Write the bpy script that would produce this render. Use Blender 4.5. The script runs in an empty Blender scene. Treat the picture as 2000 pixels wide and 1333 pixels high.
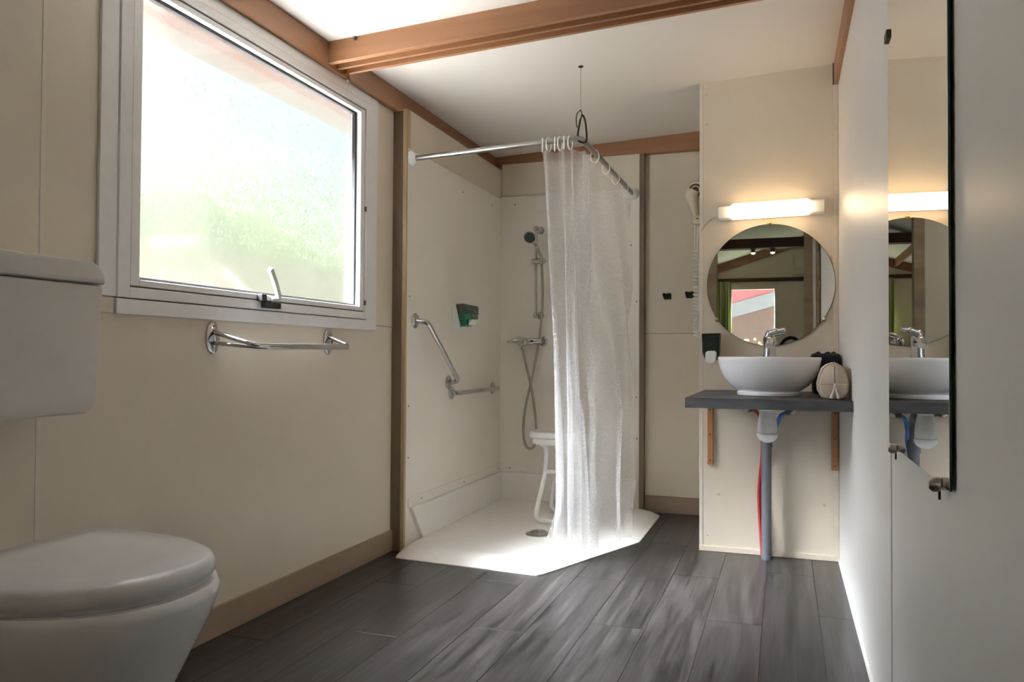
import bpy, bmesh, math, random
from mathutils import Vector, Matrix
random.seed(7)
PI = math.pi
SC = bpy.context.scene
COL = SC.collection

# ------------------------------------------------------------------ camera
F_PX = 1530.0
YAW, PITCH, ROLL = 0.33486754, 0.01915196, 0.00558177
cam = bpy.data.cameras.new('camera'); camo = bpy.data.objects.new('camera', cam); COL.objects.link(camo)
cam.sensor_fit = 'HORIZONTAL'; cam.sensor_width = 36.0; cam.lens = 36.0 * F_PX / 2000.0
cam.clip_start = 0.02; cam.clip_end = 200
_f = Vector((-math.sin(YAW)*math.cos(PITCH), math.cos(YAW)*math.cos(PITCH), math.sin(PITCH)))
_r = Vector((math.cos(YAW), math.sin(YAW), 0)); _u = _r.cross(_f)
_r2 = _r*math.cos(ROLL) + _u*math.sin(ROLL); _u2 = -_r*math.sin(ROLL) + _u*math.cos(ROLL)
m = Matrix((_r2, _u2, -_f)).transposed().to_4x4(); m.translation = Vector((0, 0, 0.9))
camo.matrix_world = m
SC.camera = camo

# ------------------------------------------------------------------ world, sun, exposure
w = bpy.data.worlds.new('sky'); SC.world = w; w.use_nodes = True
bg = w.node_tree.nodes['Background']
bg.inputs[0].default_value = (0.74, 0.87, 1.0, 1); bg.inputs[1].default_value = 0.42
sun = bpy.data.lights.new('sun', 'SUN'); suno = bpy.data.objects.new('sun', sun); COL.objects.link(suno)
sun.energy = 100.0; sun.angle = math.radians(38); sun.color = (0.90, 0.95, 1.0)
suno.rotation_euler = Vector((0.84, 0.50, -1.28)).to_track_quat('-Z', 'Y').to_euler()
suno.location = (-6, -4, 9)
SC.view_settings.view_transform = 'Standard'; SC.view_settings.look = 'None'
SC.view_settings.gamma = 1.0; SC.view_settings.use_curve_mapping = False
SC.view_settings.exposure = 2.0
SC.cycles.max_bounces = 11; SC.cycles.diffuse_bounces = 6; SC.cycles.glossy_bounces = 6
SC.cycles.transmission_bounces = 10; SC.cycles.transparent_max_bounces = 16
SC.cycles.use_adaptive_sampling = True; SC.cycles.adaptive_threshold = 0.025
SC.cycles.sample_clamp_indirect = 6.0

# ------------------------------------------------------------------ materials
MATS = {}
def nodes_of(name):
    mt = bpy.data.materials.new(name); mt.use_nodes = True
    nt = mt.node_tree; b = nt.nodes['Principled BSDF']
    return mt, nt, b
def setc(b, col, rough, metal=0.0, spec=None):
    b.inputs['Base Color'].default_value = (*col, 1); b.inputs['Roughness'].default_value = rough
    b.inputs['Metallic'].default_value = metal
    if spec is not None: b.inputs['Specular IOR Level'].default_value = spec
def tex_noise(nt, scale, stretch=(1, 1, 1), detail=4, rand=False):
    tc = nt.nodes.new('ShaderNodeTexCoord'); mp = nt.nodes.new('ShaderNodeMapping')
    mp.inputs['Scale'].default_value = stretch
    nt.links.new(tc.outputs['Object'], mp.inputs['Vector'])
    n = nt.nodes.new('ShaderNodeTexNoise'); n.inputs['Scale'].default_value = scale; n.inputs['Detail'].default_value = detail
    if rand:
        oi = nt.nodes.new('ShaderNodeObjectInfo'); mu = nt.nodes.new('ShaderNodeMath'); mu.operation = 'MULTIPLY'; mu.inputs[1].default_value = 37.0
        nt.links.new(oi.outputs['Random'], mu.inputs[0]); nt.links.new(mu.outputs[0], mp.inputs['Location'])
    nt.links.new(mp.outputs[0], n.inputs['Vector'])
    return n
def ramp(nt, src, c0, c1, p0=0.3, p1=0.7):
    r = nt.nodes.new('ShaderNodeValToRGB'); r.color_ramp.elements[0].position = p0; r.color_ramp.elements[1].position = p1
    r.color_ramp.elements[0].color = (*c0, 1); r.color_ramp.elements[1].color = (*c1, 1)
    nt.links.new(src, r.inputs[0]); return r
def bump(nt, b, src, strength, dist=0.002):
    bp = nt.nodes.new('ShaderNodeBump'); bp.inputs['Strength'].default_value = strength; bp.inputs['Distance'].default_value = dist
    nt.links.new(src, bp.inputs['Height']); nt.links.new(bp.outputs[0], b.inputs['Normal'])
def plain(name, col, rough=0.5, metal=0.0, var=0.06, scale=30, bmp=0.0, stretch=(1, 1, 1), spec=None, bscale=None):
    mt, nt, b = nodes_of(name); setc(b, col, rough, metal, spec)
    n = tex_noise(nt, scale, stretch)
    r = ramp(nt, n.outputs[0], tuple(c*(1-var) for c in col), tuple(min(1, c*(1+var)) for c in col))
    nt.links.new(r.outputs[0], b.inputs['Base Color'])
    if bmp:
        n2 = tex_noise(nt, bscale or scale*6, stretch); bump(nt, b, n2.outputs[0], bmp)
    MATS[name] = mt; return mt
def wood(name, dark, light, rough, axis, scale=9, var_obj=False, bmp=0.15):
    mt, nt, b = nodes_of(name); setc(b, light, rough)
    st = [12, 12, 12]; st['xyz'.index(axis)] = 0.7
    n = tex_noise(nt, scale/6, tuple(st), 8, rand=var_obj)
    r = ramp(nt, n.outputs[0], dark, light, 0.28, 0.72)
    out = r.outputs[0]
    if var_obj:
        oi = nt.nodes.new('ShaderNodeObjectInfo')
        mr = nt.nodes.new('ShaderNodeMapRange'); mr.inputs['To Min'].default_value = 0.72; mr.inputs['To Max'].default_value = 1.30
        nt.links.new(oi.outputs['Random'], mr.inputs['Value'])
        mx = nt.nodes.new('ShaderNodeMix'); mx.data_type = 'RGBA'; mx.blend_type = 'MULTIPLY'; mx.inputs['Factor'].default_value = 1
        nt.links.new(out, mx.inputs['A']); nt.links.new(mr.outputs[0], mx.inputs['B']); out = mx.outputs['Result']
    nt.links.new(out, b.inputs['Base Color'])
    bump(nt, b, n.outputs[0], bmp, 0.001)
    MATS[name] = mt; return mt
def emis(name, col, strength):
    mt, nt, b = nodes_of(name); setc(b, (0.9, 0.88, 0.84), 0.35)
    b.inputs['Emission Color'].default_value = (*col, 1); b.inputs['Emission Strength'].default_value = strength
    n = tex_noise(nt, 3); r = ramp(nt, n.outputs[0], (0.88, 0.86, 0.82), (0.9, 0.88, 0.84)); nt.links.new(r.outputs[0], b.inputs['Base Color'])
    MATS[name] = mt; return mt

plain('panel', (0.70, 0.62, 0.505), 0.34, var=0.025, scale=3, bmp=0.10, bscale=260)
plain('panel_white', (0.86, 0.815, 0.735), 0.36, var=0.02, scale=3, bmp=0.06, bscale=220)
plain('panel_right', (0.76, 0.75, 0.73), 0.38, var=0.02, scale=3, bmp=0.06, bscale=260)
plain('ceiling_white', (0.78, 0.74, 0.68), 0.55, var=0.02, scale=3, bmp=0.05, bscale=200)
plain('seam_strip', (0.71, 0.655, 0.565), 0.4, var=0.03)
plain('seam_rose', (0.55, 0.47, 0.45), 0.4, var=0.03)
plain('seam_dark', (0.11, 0.085, 0.065), 0.6)
wood('beam_y', (0.25, 0.115, 0.050), (0.36, 0.175, 0.082), 0.42, 'y')
wood('beam_x', (0.25, 0.115, 0.050), (0.36, 0.175, 0.082), 0.42, 'x')
wood('beam_dark', (0.055, 0.024, 0.012), (0.09, 0.04, 0.018), 0.5, 'x')
wood('bracket_wood', (0.30, 0.13, 0.045), (0.43, 0.20, 0.075), 0.45, 'z')
wood('post_brown', (0.155, 0.108, 0.068), (0.215, 0.155, 0.10), 0.5, 'z')
wood('oak_jamb', (0.26, 0.18, 0.105), (0.38, 0.27, 0.165), 0.5, 'x')
wood('baseboard', (0.30, 0.215, 0.145), (0.36, 0.265, 0.185), 0.45, 'y', bmp=0.05)
wood('baseboard_x', (0.24, 0.165, 0.11), (0.31, 0.22, 0.15), 0.45, 'x', bmp=0.05)
plain('edge_wood', (0.50, 0.36, 0.20), 0.5, var=0.15, stretch=(1, 1, 0.1))
plain('subfloor', (0.02, 0.018, 0.017), 0.8)
plain('trim_cream', (0.70, 0.61, 0.50), 0.45, var=0.05)
plain('window_white', (0.80, 0.79, 0.78), 0.35, var=0.02)
plain('rubber', (0.012, 0.012, 0.015), 0.5)
plain('lever_grey', (0.62, 0.60, 0.57), 0.35, 0.3)
plain('ceramic', (0.88, 0.88, 0.90), 0.07, var=0.01, spec=0.6)
plain('toilet_plastic', (0.68, 0.67, 0.69), 0.10, var=0.01)
plain('cistern_plastic', (0.62, 0.595, 0.56), 0.32, var=0.015)
plain('chrome', (0.56, 0.56, 0.57), 0.08, 1.0, var=0.02)
plain('steel', (0.50, 0.48, 0.45), 0.28, 1.0, var=0.05)
plain('alu', (0.40, 0.39, 0.38), 0.30, 1.0, var=0.03)
plain('brass', (0.62, 0.42, 0.14), 0.25, 1.0)
plain('hose_metal', (0.42, 0.39, 0.34), 0.35, 0.8, var=0.1)
plain('tray_white', (0.88, 0.85, 0.80), 0.30, var=0.02)
plain('stool_white', (0.80, 0.80, 0.77), 0.35, var=0.02)
plain('white_plastic', (0.82, 0.81, 0.79), 0.35, var=0.02)
plain('ring_white', (0.85, 0.82, 0.77), 0.35, var=0.02)
plain('cream_plastic', (0.70, 0.63, 0.48), 0.4, var=0.03)
plain('brown_grille', (0.10, 0.06, 0.035), 0.6)
plain('black_plastic', (0.010, 0.010, 0.012), 0.4)
plain('screw_dark', (0.10, 0.085, 0.07), 0.5, 0.6)
plain('slate', (0.045, 0.042, 0.042), 0.5, var=0.35, scale=14, bmp=0.1)
plain('slate_edge', (0.048, 0.047, 0.049), 0.6, var=0.4, scale=16, stretch=(0.6, 1, 3), bmp=0.1)
plain('pipe_grey', (0.11, 0.115, 0.13), 0.4)
plain('pvc_white', (0.78, 0.78, 0.77), 0.35)
plain('hose_red', (0.32, 0.012, 0.02), 0.4)
plain('hose_blue', (0.01, 0.10, 0.36), 0.4)
plain('navy_towel', (0.010, 0.008, 0.018), 0.95, var=0.5, scale=120, bmp=0.8, bscale=300)
plain('cap_beige', (0.58, 0.51, 0.42), 0.45)
plain('tassel', (0.75, 0.70, 0.62), 0.8, bmp=0.4, stretch=(8, 8, 1))
plain('zip_grey', (0.13, 0.12, 0.10), 0.5)
plain('zip_tape', (0.66, 0.60, 0.50), 0.8)
plain('bag_piping', (0.55, 0.40, 0.25), 0.8)
plain('switch_white', (0.62, 0.58, 0.52), 0.4)
plain('cabin_wood', (0.050, 0.027, 0.022), 0.7, var=0.15, scale=4, stretch=(1, 1, 10))
plain('cabin_dark', (0.018, 0.012, 0.010), 0.7, var=0.15)
plain('roof_red', (0.15, 0.04, 0.05), 0.7, var=0.1)
plain('fascia_grey', (0.06, 0.07, 0.085), 0.5)
plain('bounce_gravel', (0.31, 0.29, 0.265), 0.9, var=0.2, scale=20)  # pale ground tone, set for the sunlight it bounces indoors
plain('lawn', (0.05, 0.055, 0.03), 0.9, var=0.4, scale=8)
plain('hedge_green', (0.078, 0.108, 0.042), 0.9, var=0.06, scale=3)
plain('hedge_leaf', (0.13, 0.165, 0.075), 0.9, var=0.2, scale=3)
plain('leaf', (0.08, 0.15, 0.02), 0.6, var=0.3)
plain('petal', (0.16, 0.12, 0.02), 0.6)
plain('fence_tan', (0.095, 0.062, 0.045), 0.8, var=0.15)
plain('eave_brown', (0.035, 0.014, 0.007), 0.7, var=0.2)
emis('lamp_glow', (1.0, 0.70, 0.40), 3.2)
emis('bulb_glow', (1.0, 0.82, 0.6), 5.0)

# floor planks: dark grey wood print
mt, nt, b = nodes_of('floor_plank'); setc(b, (0.05, 0.045, 0.045), 0.33, 0.0, 0.5); MATS['floor_plank'] = mt
n = tex_noise(nt, 3.2, (11, 0.8, 1), 8, rand=True)
r = ramp(nt, n.outputs[0], (0.007, 0.006, 0.006), (0.050, 0.045, 0.045), 0.30, 0.74)
n2 = tex_noise(nt, 2.0, (60, 2.2, 1), 6, rand=True)
r2 = ramp(nt, n2.outputs[0], (0.45, 0.45, 0.45), (1.25, 1.22, 1.2), 0.35, 0.66)
mx = nt.nodes.new('ShaderNodeMix'); mx.data_type = 'RGBA'; mx.blend_type = 'MULTIPLY'; mx.inputs['Factor'].default_value = 1
nt.links.new(r.outputs[0], mx.inputs['A']); nt.links.new(r2.outputs[0], mx.inputs['B'])
oi = nt.nodes.new('ShaderNodeObjectInfo'); mr = nt.nodes.new('ShaderNodeMapRange'); mr.inputs['To Min'].default_value = 0.88; mr.inputs['To Max'].default_value = 1.16
nt.links.new(oi.outputs['Random'], mr.inputs['Value'])
mx2 = nt.nodes.new('ShaderNodeMix'); mx2.data_type = 'RGBA'; mx2.blend_type = 'MULTIPLY'; mx2.inputs['Factor'].default_value = 1
nt.links.new(mx.outputs['Result'], mx2.inputs['A']); nt.links.new(mr.outputs[0], mx2.inputs['B'])
nt.links.new(mx2.outputs['Result'], b.inputs['Base Color'])
bump(nt, b, n2.outputs[0], 0.25, 0.001)

# mirror glass
mt, nt, b = nodes_of('mirror'); MATS['mirror'] = mt; setc(b, (0.80, 0.82, 0.80), 0.01, 1.0)
n = tex_noise(nt, 2); r = ramp(nt, n.outputs[0], (0.79, 0.81, 0.79), (0.81, 0.83, 0.81)); nt.links.new(r.outputs[0], b.inputs['Base Color'])
plain('mirror_edge', (0.008, 0.05, 0.035), 0.15)

# frosted window pane: a rough transmitting sheet, smooth on the room side, with a small share of straight transmission
mt, nt, b = nodes_of('frosted_glass'); MATS['frosted_glass'] = mt
setc(b, (1, 1, 1), 0.24); b.inputs['Transmission Weight'].default_value = 1.0; b.inputs['IOR'].default_value = 1.30
b.inputs['Coat Weight'].default_value = 1.0; b.inputs['Coat Roughness'].default_value = 0.04
n = tex_noise(nt, 90); bump(nt, b, n.outputs[0], 0.12, 0.001)
tr = nt.nodes.new('ShaderNodeBsdfTransparent'); ms = nt.nodes.new('ShaderNodeMixShader'); ms.inputs[0].default_value = 0.45
nt.links.new(b.outputs[0], ms.inputs[1]); nt.links.new(tr.outputs[0], ms.inputs[2])
nt.links.new(ms.outputs[0], nt.nodes['Material Output'].inputs[0])
# clear pane
mt, nt, b = nodes_of('clear_glass'); MATS['clear_glass'] = mt
setc(b, (0.10, 0.11, 0.11), 0.02, 0.0, 1.0)
tr = nt.nodes.new('ShaderNodeBsdfTransparent'); ms = nt.nodes.new('ShaderNodeMixShader'); ms.inputs[0].default_value = 0.90
nt.links.new(b.outputs[0], ms.inputs[1]); nt.links.new(tr.outputs[0], ms.inputs[2]); nt.links.new(ms.outputs[0], nt.nodes['Material Output'].inputs[0])
# tinted soap tank
def tinted(name, col, share):
    mt, nt, b = nodes_of(name); MATS[name] = mt; setc(b, col, 0.12)
    n = tex_noise(nt, 20); r = ramp(nt, n.outputs[0], tuple(c*0.9 for c in col), col); nt.links.new(r.outputs[0], b.inputs['Base Color'])
    tr = nt.nodes.new('ShaderNodeBsdfTransparent'); tr.inputs[0].default_value = (0.5, 0.6, 0.55, 1)
    ms = nt.nodes.new('ShaderNodeMixShader'); ms.inputs[0].default_value = share
    nt.links.new(b.outputs[0], ms.inputs[1]); nt.links.new(tr.outputs[0], ms.inputs[2]); nt.links.new(ms.outputs[0], nt.nodes['Material Output'].inputs[0])
tinted('tank_smoke', (0.10, 0.115, 0.10), 0.30)
tinted('tank_dark', (0.030, 0.040, 0.038), 0.30)
plain('soap_green', (0.005, 0.115, 0.05), 0.2)
plain('soap_teal', (0.004, 0.028, 0.030), 0.2)
# shower curtain: embossed clear-white plastic film
mt, nt, b = nodes_of('curtain_film'); MATS['curtain_film'] = mt
setc(b, (0.93, 0.93, 0.94), 0.22); b.inputs['Specular IOR Level'].default_value = 0.7
uv = nt.nodes.new('ShaderNodeTexCoord'); mp = nt.nodes.new('ShaderNodeMapping'); mp.inputs['Scale'].default_value = (150, 150, 1)
nt.links.new(uv.outputs['UV'], mp.inputs['Vector'])
vo = nt.nodes.new('ShaderNodeTexVoronoi'); vo.inputs['Scale'].default_value = 1.0; vo.inputs['Randomness'].default_value = 0.35
nt.links.new(mp.outputs[0], vo.inputs['Vector']); bump(nt, b, vo.outputs['Distance'], 0.55, 0.004)
tl = nt.nodes.new('ShaderNodeBsdfTranslucent'); tl.inputs[0].default_value = (0.93, 0.93, 0.95, 1)
m1 = nt.nodes.new('ShaderNodeMixShader'); m1.inputs[0].default_value = 0.5
nt.links.new(b.outputs[0], m1.inputs[1]); nt.links.new(tl.outputs[0], m1.inputs[2])
tr = nt.nodes.new('ShaderNodeBsdfTransparent'); m2 = nt.nodes.new('ShaderNodeMixShader')
mr = nt.nodes.new('ShaderNodeMapRange'); mr.inputs['From Max'].default_value = 0.7; mr.inputs['To Min'].default_value = 0.50; mr.inputs['To Max'].default_value = 0.76
nt.links.new(vo.outputs['Distance'], mr.inputs['Value']); nt.links.new(mr.outputs[0], m2.inputs[0])
nt.links.new(m1.outputs[0], m2.inputs[1]); nt.links.new(tr.outputs[0], m2.inputs[2]); nt.links.new(m2.outputs[0], nt.nodes['Material Output'].inputs[0])
# woven bag cloth
mt, nt, b = nodes_of('bag_cloth'); MATS['bag_cloth'] = mt; setc(b, (0.62, 0.52, 0.40), 0.85)
tc = nt.nodes.new('ShaderNodeTexCoord'); mp = nt.nodes.new('ShaderNodeMapping'); mp.inputs['Scale'].default_value = (1, 1, 1); nt.links.new(tc.outputs['Object'], mp.inputs[0])
wv = nt.nodes.new('ShaderNodeTexWave'); wv.bands_direction = 'Z'; wv.inputs['Scale'].default_value = 190; wv.inputs['Distortion'].default_value = 1.5; nt.links.new(mp.outputs[0], wv.inputs['Vector'])
r = ramp(nt, wv.outputs[0], (0.58, 0.49, 0.38), (0.66, 0.57, 0.46), 0.1, 0.8); nt.links.new(r.outputs[0], b.inputs['Base Color']); bump(nt, b, wv.outputs[0], 0.5, 0.002)
# striped curtain of the far door
mt, nt, b = nodes_of('stripe_cloth'); MATS['stripe_cloth'] = mt; setc(b, (0.4, 0.5, 0.2), 0.9)
tc = nt.nodes.new('ShaderNodeTexCoord'); wv = nt.nodes.new('ShaderNodeTexWave'); wv.bands_direction = 'X'; wv.inputs['Scale'].default_value = 4.2; nt.links.new(tc.outputs['Object'], wv.inputs['Vector'])
r = ramp(nt, wv.outputs[0], (0.34, 0.46, 0.07), (0.62, 0.58, 0.48), 0.45, 0.55); nt.links.new(r.outputs[0], b.inputs['Base Color'])

# ------------------------------------------------------------------ mesh helpers
def V(*a): return Vector(a)
def box(bm, x0, x1, y0, y1, z0, z1):
    vs = [bm.verts.new((x, y, z)) for z in (z0, z1) for y in (y0, y1) for x in (x0, x1)]
    for f in ((0, 2, 3, 1), (4, 5, 7, 6), (0, 1, 5, 4), (2, 6, 7, 3), (0, 4, 6, 2), (1, 3, 7, 5)):
        bm.faces.new([vs[i] for i in f])
def prism(bm, poly, axis, a, b_):
    """poly in the two other axes (in xyz order), extruded along axis from a to b_"""
    def pt(p, t):
        q = list(p); q.insert('xyz'.index(axis), t); return q
    A = [bm.verts.new(pt(p, a)) for p in poly]; B = [bm.verts.new(pt(p, b_)) for p in poly]
    n_ = len(poly)
    bm.faces.new(A[::-1]); bm.faces.new(B)
    for i in range(n_): bm.faces.new((A[i], A[(i+1) % n_], B[(i+1) % n_], B[i]))
def loft(bm, rings, cap0=True, cap1=True):
    R = [[bm.verts.new(p) for p in r_] for r_ in rings]
    n_ = len(R[0])
    for a, b_ in zip(R, R[1:]):
        for i in range(n_): bm.faces.new((a[i], a[(i+1) % n_], b_[(i+1) % n_], b_[i]))
    if cap0: bm.faces.new(R[0][::-1])
    if cap1: bm.faces.new(R[-1])
def lathe(bm, prof, c, axis='z', seg=32, cap0=False, cap1=False):
    """prof: list of (radius, height along the axis)"""
    rings = []
    for r_, h in prof:
        ring = []
        for i in range(seg):
            a = 2*PI*i/seg; p, q = r_*math.cos(a), r_*math.sin(a)
            v = {'z': (p, q, h), 'y': (p, h, -q), 'x': (h, p, q)}[axis]
            ring.append((c[0]+v[0], c[1]+v[1], c[2]+v[2]))
        rings.append(ring)
    loft(bm, rings, cap0, cap1)
def tube(bm, pts, rad, seg=12, closed=False, cap=True):
    pts = [Vector(p) for p in pts]; n_ = len(pts)
    rads = rad if isinstance(rad, (list, tuple)) else [rad]*n_
    T = []
    for i in range(n_):
        a = pts[(i-1) % n_] if closed or i > 0 else pts[i]; b_ = pts[(i+1) % n_] if closed or i < n_-1 else pts[i]
        T.append((b_-a).normalized())
    up = Vector((0, 0, 1)) if abs(T[0].z) < 0.9 else Vector((1, 0, 0))
    nrm = (up - T[0]*up.dot(T[0])).normalized(); rings = []
    for i in range(n_):
        nrm = (nrm - T[i]*nrm.dot(T[i])).normalized(); bi = T[i].cross(nrm)
        rings.append([pts[i] + (nrm*math.cos(2*PI*k/seg) + bi*math.sin(2*PI*k/seg))*rads[i] for k in range(seg)])
    if closed: rings.append(rings[0])
    loft(bm, rings, cap and not closed, cap and not closed)
    if closed: bmesh.ops.remove_doubles(bm, verts=bm.verts[:], dist=1e-6)
def smooth_path(pts, n_=8):
    """Catmull-Rom through pts"""
    P = [Vector(p) for p in pts]; P = [P[0]*2-P[1]] + P + [P[-1]*2-P[-2]]; out = []
    for i in range(1, len(P)-2):
        for k in range(n_):
            t = k/n_; a, b_, c, d = P[i-1], P[i], P[i+1], P[i+2]
            out.append(0.5*((2*b_) + (c-a)*t + (2*a-5*b_+4*c-d)*t*t + (3*b_-a-3*c+d)*t**3))
    out.append(P[-2]); return out
def fillet(pts, r_, n_=6):
    """polyline with rounded corners"""
    P = [Vector(p) for p in pts]; out = [P[0]]
    for i in range(1, len(P)-1):
        a = (P[i-1]-P[i]); b_ = (P[i+1]-P[i]); d = min(r_, a.length*0.49, b_.length*0.49)
        s, e = P[i]+a.normalized()*d, P[i]+b_.normalized()*d
        for k in range(n_+1):
            t = k/n_; out.append((1-t)**2*s + 2*t*(1-t)*P[i] + t*t*e)
    out.append(P[-1]); return out
def ball(bm, c, r_, seg=14, scale=(1, 1, 1)):
    bmesh.ops.create_uvsphere(bm, u_segments=seg, v_segments=max(6, seg*2//3), radius=r_,
                              matrix=Matrix.Translation(c) @ Matrix.Diagonal((*scale, 1)))
def bx(*a):
    bm = bmesh.new(); box(bm, *a); return bm
def NB(): return bmesh.new()
def link(o, parent):
    COL.objects.link(o)
    if parent is not None:
        o.parent = parent; o.matrix_parent_inverse = Matrix.Translation(root_loc(parent)).inverted()
def root_loc(p):
    l = Vector(p.location)
    while p.parent is not None: p = p.parent; l = l if l.length else Vector(p.location); break
    return Vector(p.location)
def obj(name, bm, mat, parent=None, smooth=False, bevel=0.0, bseg=2, sub=0):
    bmesh.ops.recalc_face_normals(bm, faces=bm.faces[:])
    if smooth:
        for f in bm.faces: f.smooth = True
        for e in bm.edges:
            if len(e.link_faces) == 2 and e.calc_face_angle(0) > math.radians(42): e.smooth = False
    me = bpy.data.meshes.new(name); bm.to_mesh(me); bm.free()
    me.materials.append(MATS[mat]); o = bpy.data.objects.new(name, me)
    if parent is not None and parent.type == 'MESH':
        COL.objects.link(o); o.parent = parent            # meshes stay at the origin of their thing
        if parent.parent is None: o.matrix_parent_inverse = Matrix.Translation(parent.location).inverted()
    else: link(o, parent)
    if bevel:
        md = o.modifiers.new('bevel', 'BEVEL'); md.width = bevel; md.segments = bseg; md.limit_method = 'ANGLE'; md.angle_limit = math.radians(40)
        for p in me.polygons: p.use_smooth = True
        md.harden_normals = True
    if sub:
        md = o.modifiers.new('sub', 'SUBSURF'); md.levels = sub; md.render_levels = sub
    return o
def tag(o, label, cat, group=None):
    o['label'] = label; o['category'] = cat
    if group: o['group'] = group
    return o
def thing(name, loc, label, cat, group=None):
    o = bpy.data.objects.new(name, None); o.empty_display_size = 0.05; o.location = loc; COL.objects.link(o)
    return tag(o, label, cat, group)
def struct(o, label=None):
    o['kind'] = 'structure'
    if label: o['label'] = label
    return o
def sroot(name, label, loc=(0, 0, 0)):
    o = bpy.data.objects.new(name, None); o.empty_display_size = 0.05; o.location = loc; COL.objects.link(o); return struct(o, label)

# ------------------------------------------------------------------ dimensions (metres)
XL, XR = -1.718, 0.228          # left and right wall faces
YS, YB = 3.76, 4.58             # washbasin wall, back wall
def zc(x): return 2.13 + 0.045*(x - XL)       # gently rising ceiling
XP = -0.373                     # free edge of the washbasin wall
XSH, YSH = -1.65, 4.53          # shower panel faces

# ------------------------------------------------------------------ floor
fl = struct(obj('floor', bx(-1.80, 1.9, -3.3, 4.68, -0.10, -0.004), 'subfloor'), 'dark grey wood-look plank floor')
PW, PL = 0.183, 1.22
mesh_cache = {}
def plank(x0, x1, y0, y1):
    key = (round(x1-x0, 3), round(y1-y0, 3))
    if key not in mesh_cache:
        bm = NB(); g = 0.0007; hx, hy = (x1-x0)/2-g, (y1-y0)/2-g
        loft(bm, [[(-hx, -hy, -0.006), (hx, -hy, -0.006), (hx, hy, -0.006), (-hx, hy, -0.006)],
                  [(-hx, -hy, -0.0003), (hx, -hy, -0.0003), (hx, hy, -0.0003), (-hx, hy, -0.0003)],
                  [(-hx+0.0004, -hy+0.0004, 0), (hx-0.0004, -hy+0.0004, 0), (hx-0.0004, hy-0.0004, 0), (-hx+0.0004, hy-0.0004, 0)]], False, True)
        bmesh.ops.recalc_face_normals(bm, faces=bm.faces[:])
        me = bpy.data.meshes.new('plank'); bm.to_mesh(me); bm.free(); me.materials.append(MATS['floor_plank']); mesh_cache[key] = me
    o = bpy.data.objects.new('plank', mesh_cache[key]); COL.objects.link(o); o.parent = fl; o.location = ((x0+x1)/2, (y0+y1)/2, 0)
x = XL; k = 0
while x < XR - 0.01:
    x1 = min(x+PW, XR); y = -0.35 - ((k*0.43) % 1.0)*PL
    while y < YB - 0.01:
        y1 = min(y+PL, YB)
        if y1 > 0.3: plank(x, x1, max(y, 0.25), y1)
        y += PL
    x = x1; k += 1
lf = struct(obj('floor_living', bx(-1.2, 1.8, -3.2, 0.25, -0.004, 0.0), 'floor_plank'))

# ------------------------------------------------------------------ left wall with window opening
WY0, WY1, WZ0, WZ1 = 1.645, 3.02, 1.055, 2.00
bm = NB()
box(bm, XL-0.07, XL-0.006, 0.2, WY0, -0.1, 2.14); box(bm, XL-0.07, XL-0.006, WY1, YB+0.1, -0.1, 2.14)
box(bm, XL-0.07, XL-0.006, WY0, WY1, -0.1, WZ0); box(bm, XL-0.07, XL-0.006, WY0, WY1, WZ1, 2.14)
wl = struct(obj('wall_left', bm, 'seam_dark'), 'beige panelled wall holding the frosted window')
def panel_x(parent, x0, x1, y0, y1, z0, z1, mat='panel'):
    return obj('panel', bx(x0, x1, y0, y1, z0, z1), mat, parent, bevel=0.0012, bseg=1)
panel_x(wl, XL-0.008, XL, 0.30, 1.4255, 0, 2.10)
panel_x(wl, XL-0.008, XL, 1.4285, 3.60, 0, 1.0305)
panel_x(wl, XL-0.008, XL, 1.4285, WY0, 1.0325, 2.10)
panel_x(wl, XL-0.008, XL, WY1, 3.60, 1.0325, 2.10)
panel_x(wl, XL-0.008, XL, WY0, WY1, WZ1, 2.10)
obj('seam_strip', bx(XL-0.006, XL+0.0012, 1.421, 1.433, 0.10, 2.04), 'seam_strip', wl)

# back wall
wb = struct(obj('wall_back', bx(-1.80, 0.30, YB+0.006, YB+0.08, -0.1, 2.35), 'seam_dark'), 'beige panelled wall behind the shower and wall hooks')
panel_x(wb, XL, XR, YB, YB+0.008, 0, 1.0340); panel_x(wb, XL, XR, YB, YB+0.008, 1.0360, 2.16)
# washbasin wall: a free-standing block closing the niche
ws = struct(obj('wall_washbasin', bx(XP+0.004, XR+0.05, YS+0.006, YB+0.006, 0, 2.30), 'panel'), 'beige wall panel carrying the round mirror and lamp')
panel_x(ws, XP, 0.205, YS, YS+0.012, 0.022, 2.30)
obj('edge_strip', bx(XP-0.004, XP+0.012, YS-0.0025, YS+0.02, 0.0, 2.30), 'seam_strip', ws, bevel=0.001)
obj('corner_batten', bx(0.204, 0.2275, YS-0.006, YS+0.012, 0.022, 2.30), 'trim_cream', ws, bevel=0.002)
for (cx, cz) in ((-0.348, 2.135), (-0.344, 1.995), (-0.337, 0.075), (-0.29, 0.265), (0.168, 0.245)):
    bm = NB(); lathe(bm, [(0.0065, 0), (0.0065, -0.0015), (0.004, -0.003), (0.001, -0.0032)], (cx, YS, cz), 'y', 14, False, True)
    obj('screw_cap', bm, 'cap_beige', ws, smooth=True)
# right wall
wr = struct(obj('wall_right', bx(XR+0.006, XR+0.08, 0.2, YB+0.1, -0.1, 2.35), 'seam_dark'), 'pale wall panels on the right carrying the tall mirror')
panel_x(wr, XR, XR+0.008, 1.9605, YS+0.006, 0, 2.30, 'panel_right'); panel_x(wr, XR, XR+0.008, 0.20, 1.9575, 0, 2.30, 'panel_right')
obj('seam_strip', bx(XR-0.0015, XR+0.006, 1.952, 1.968, 0.0, 2.2), 'seam_rose', wr, bevel=0.0006, bseg=1)

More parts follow.
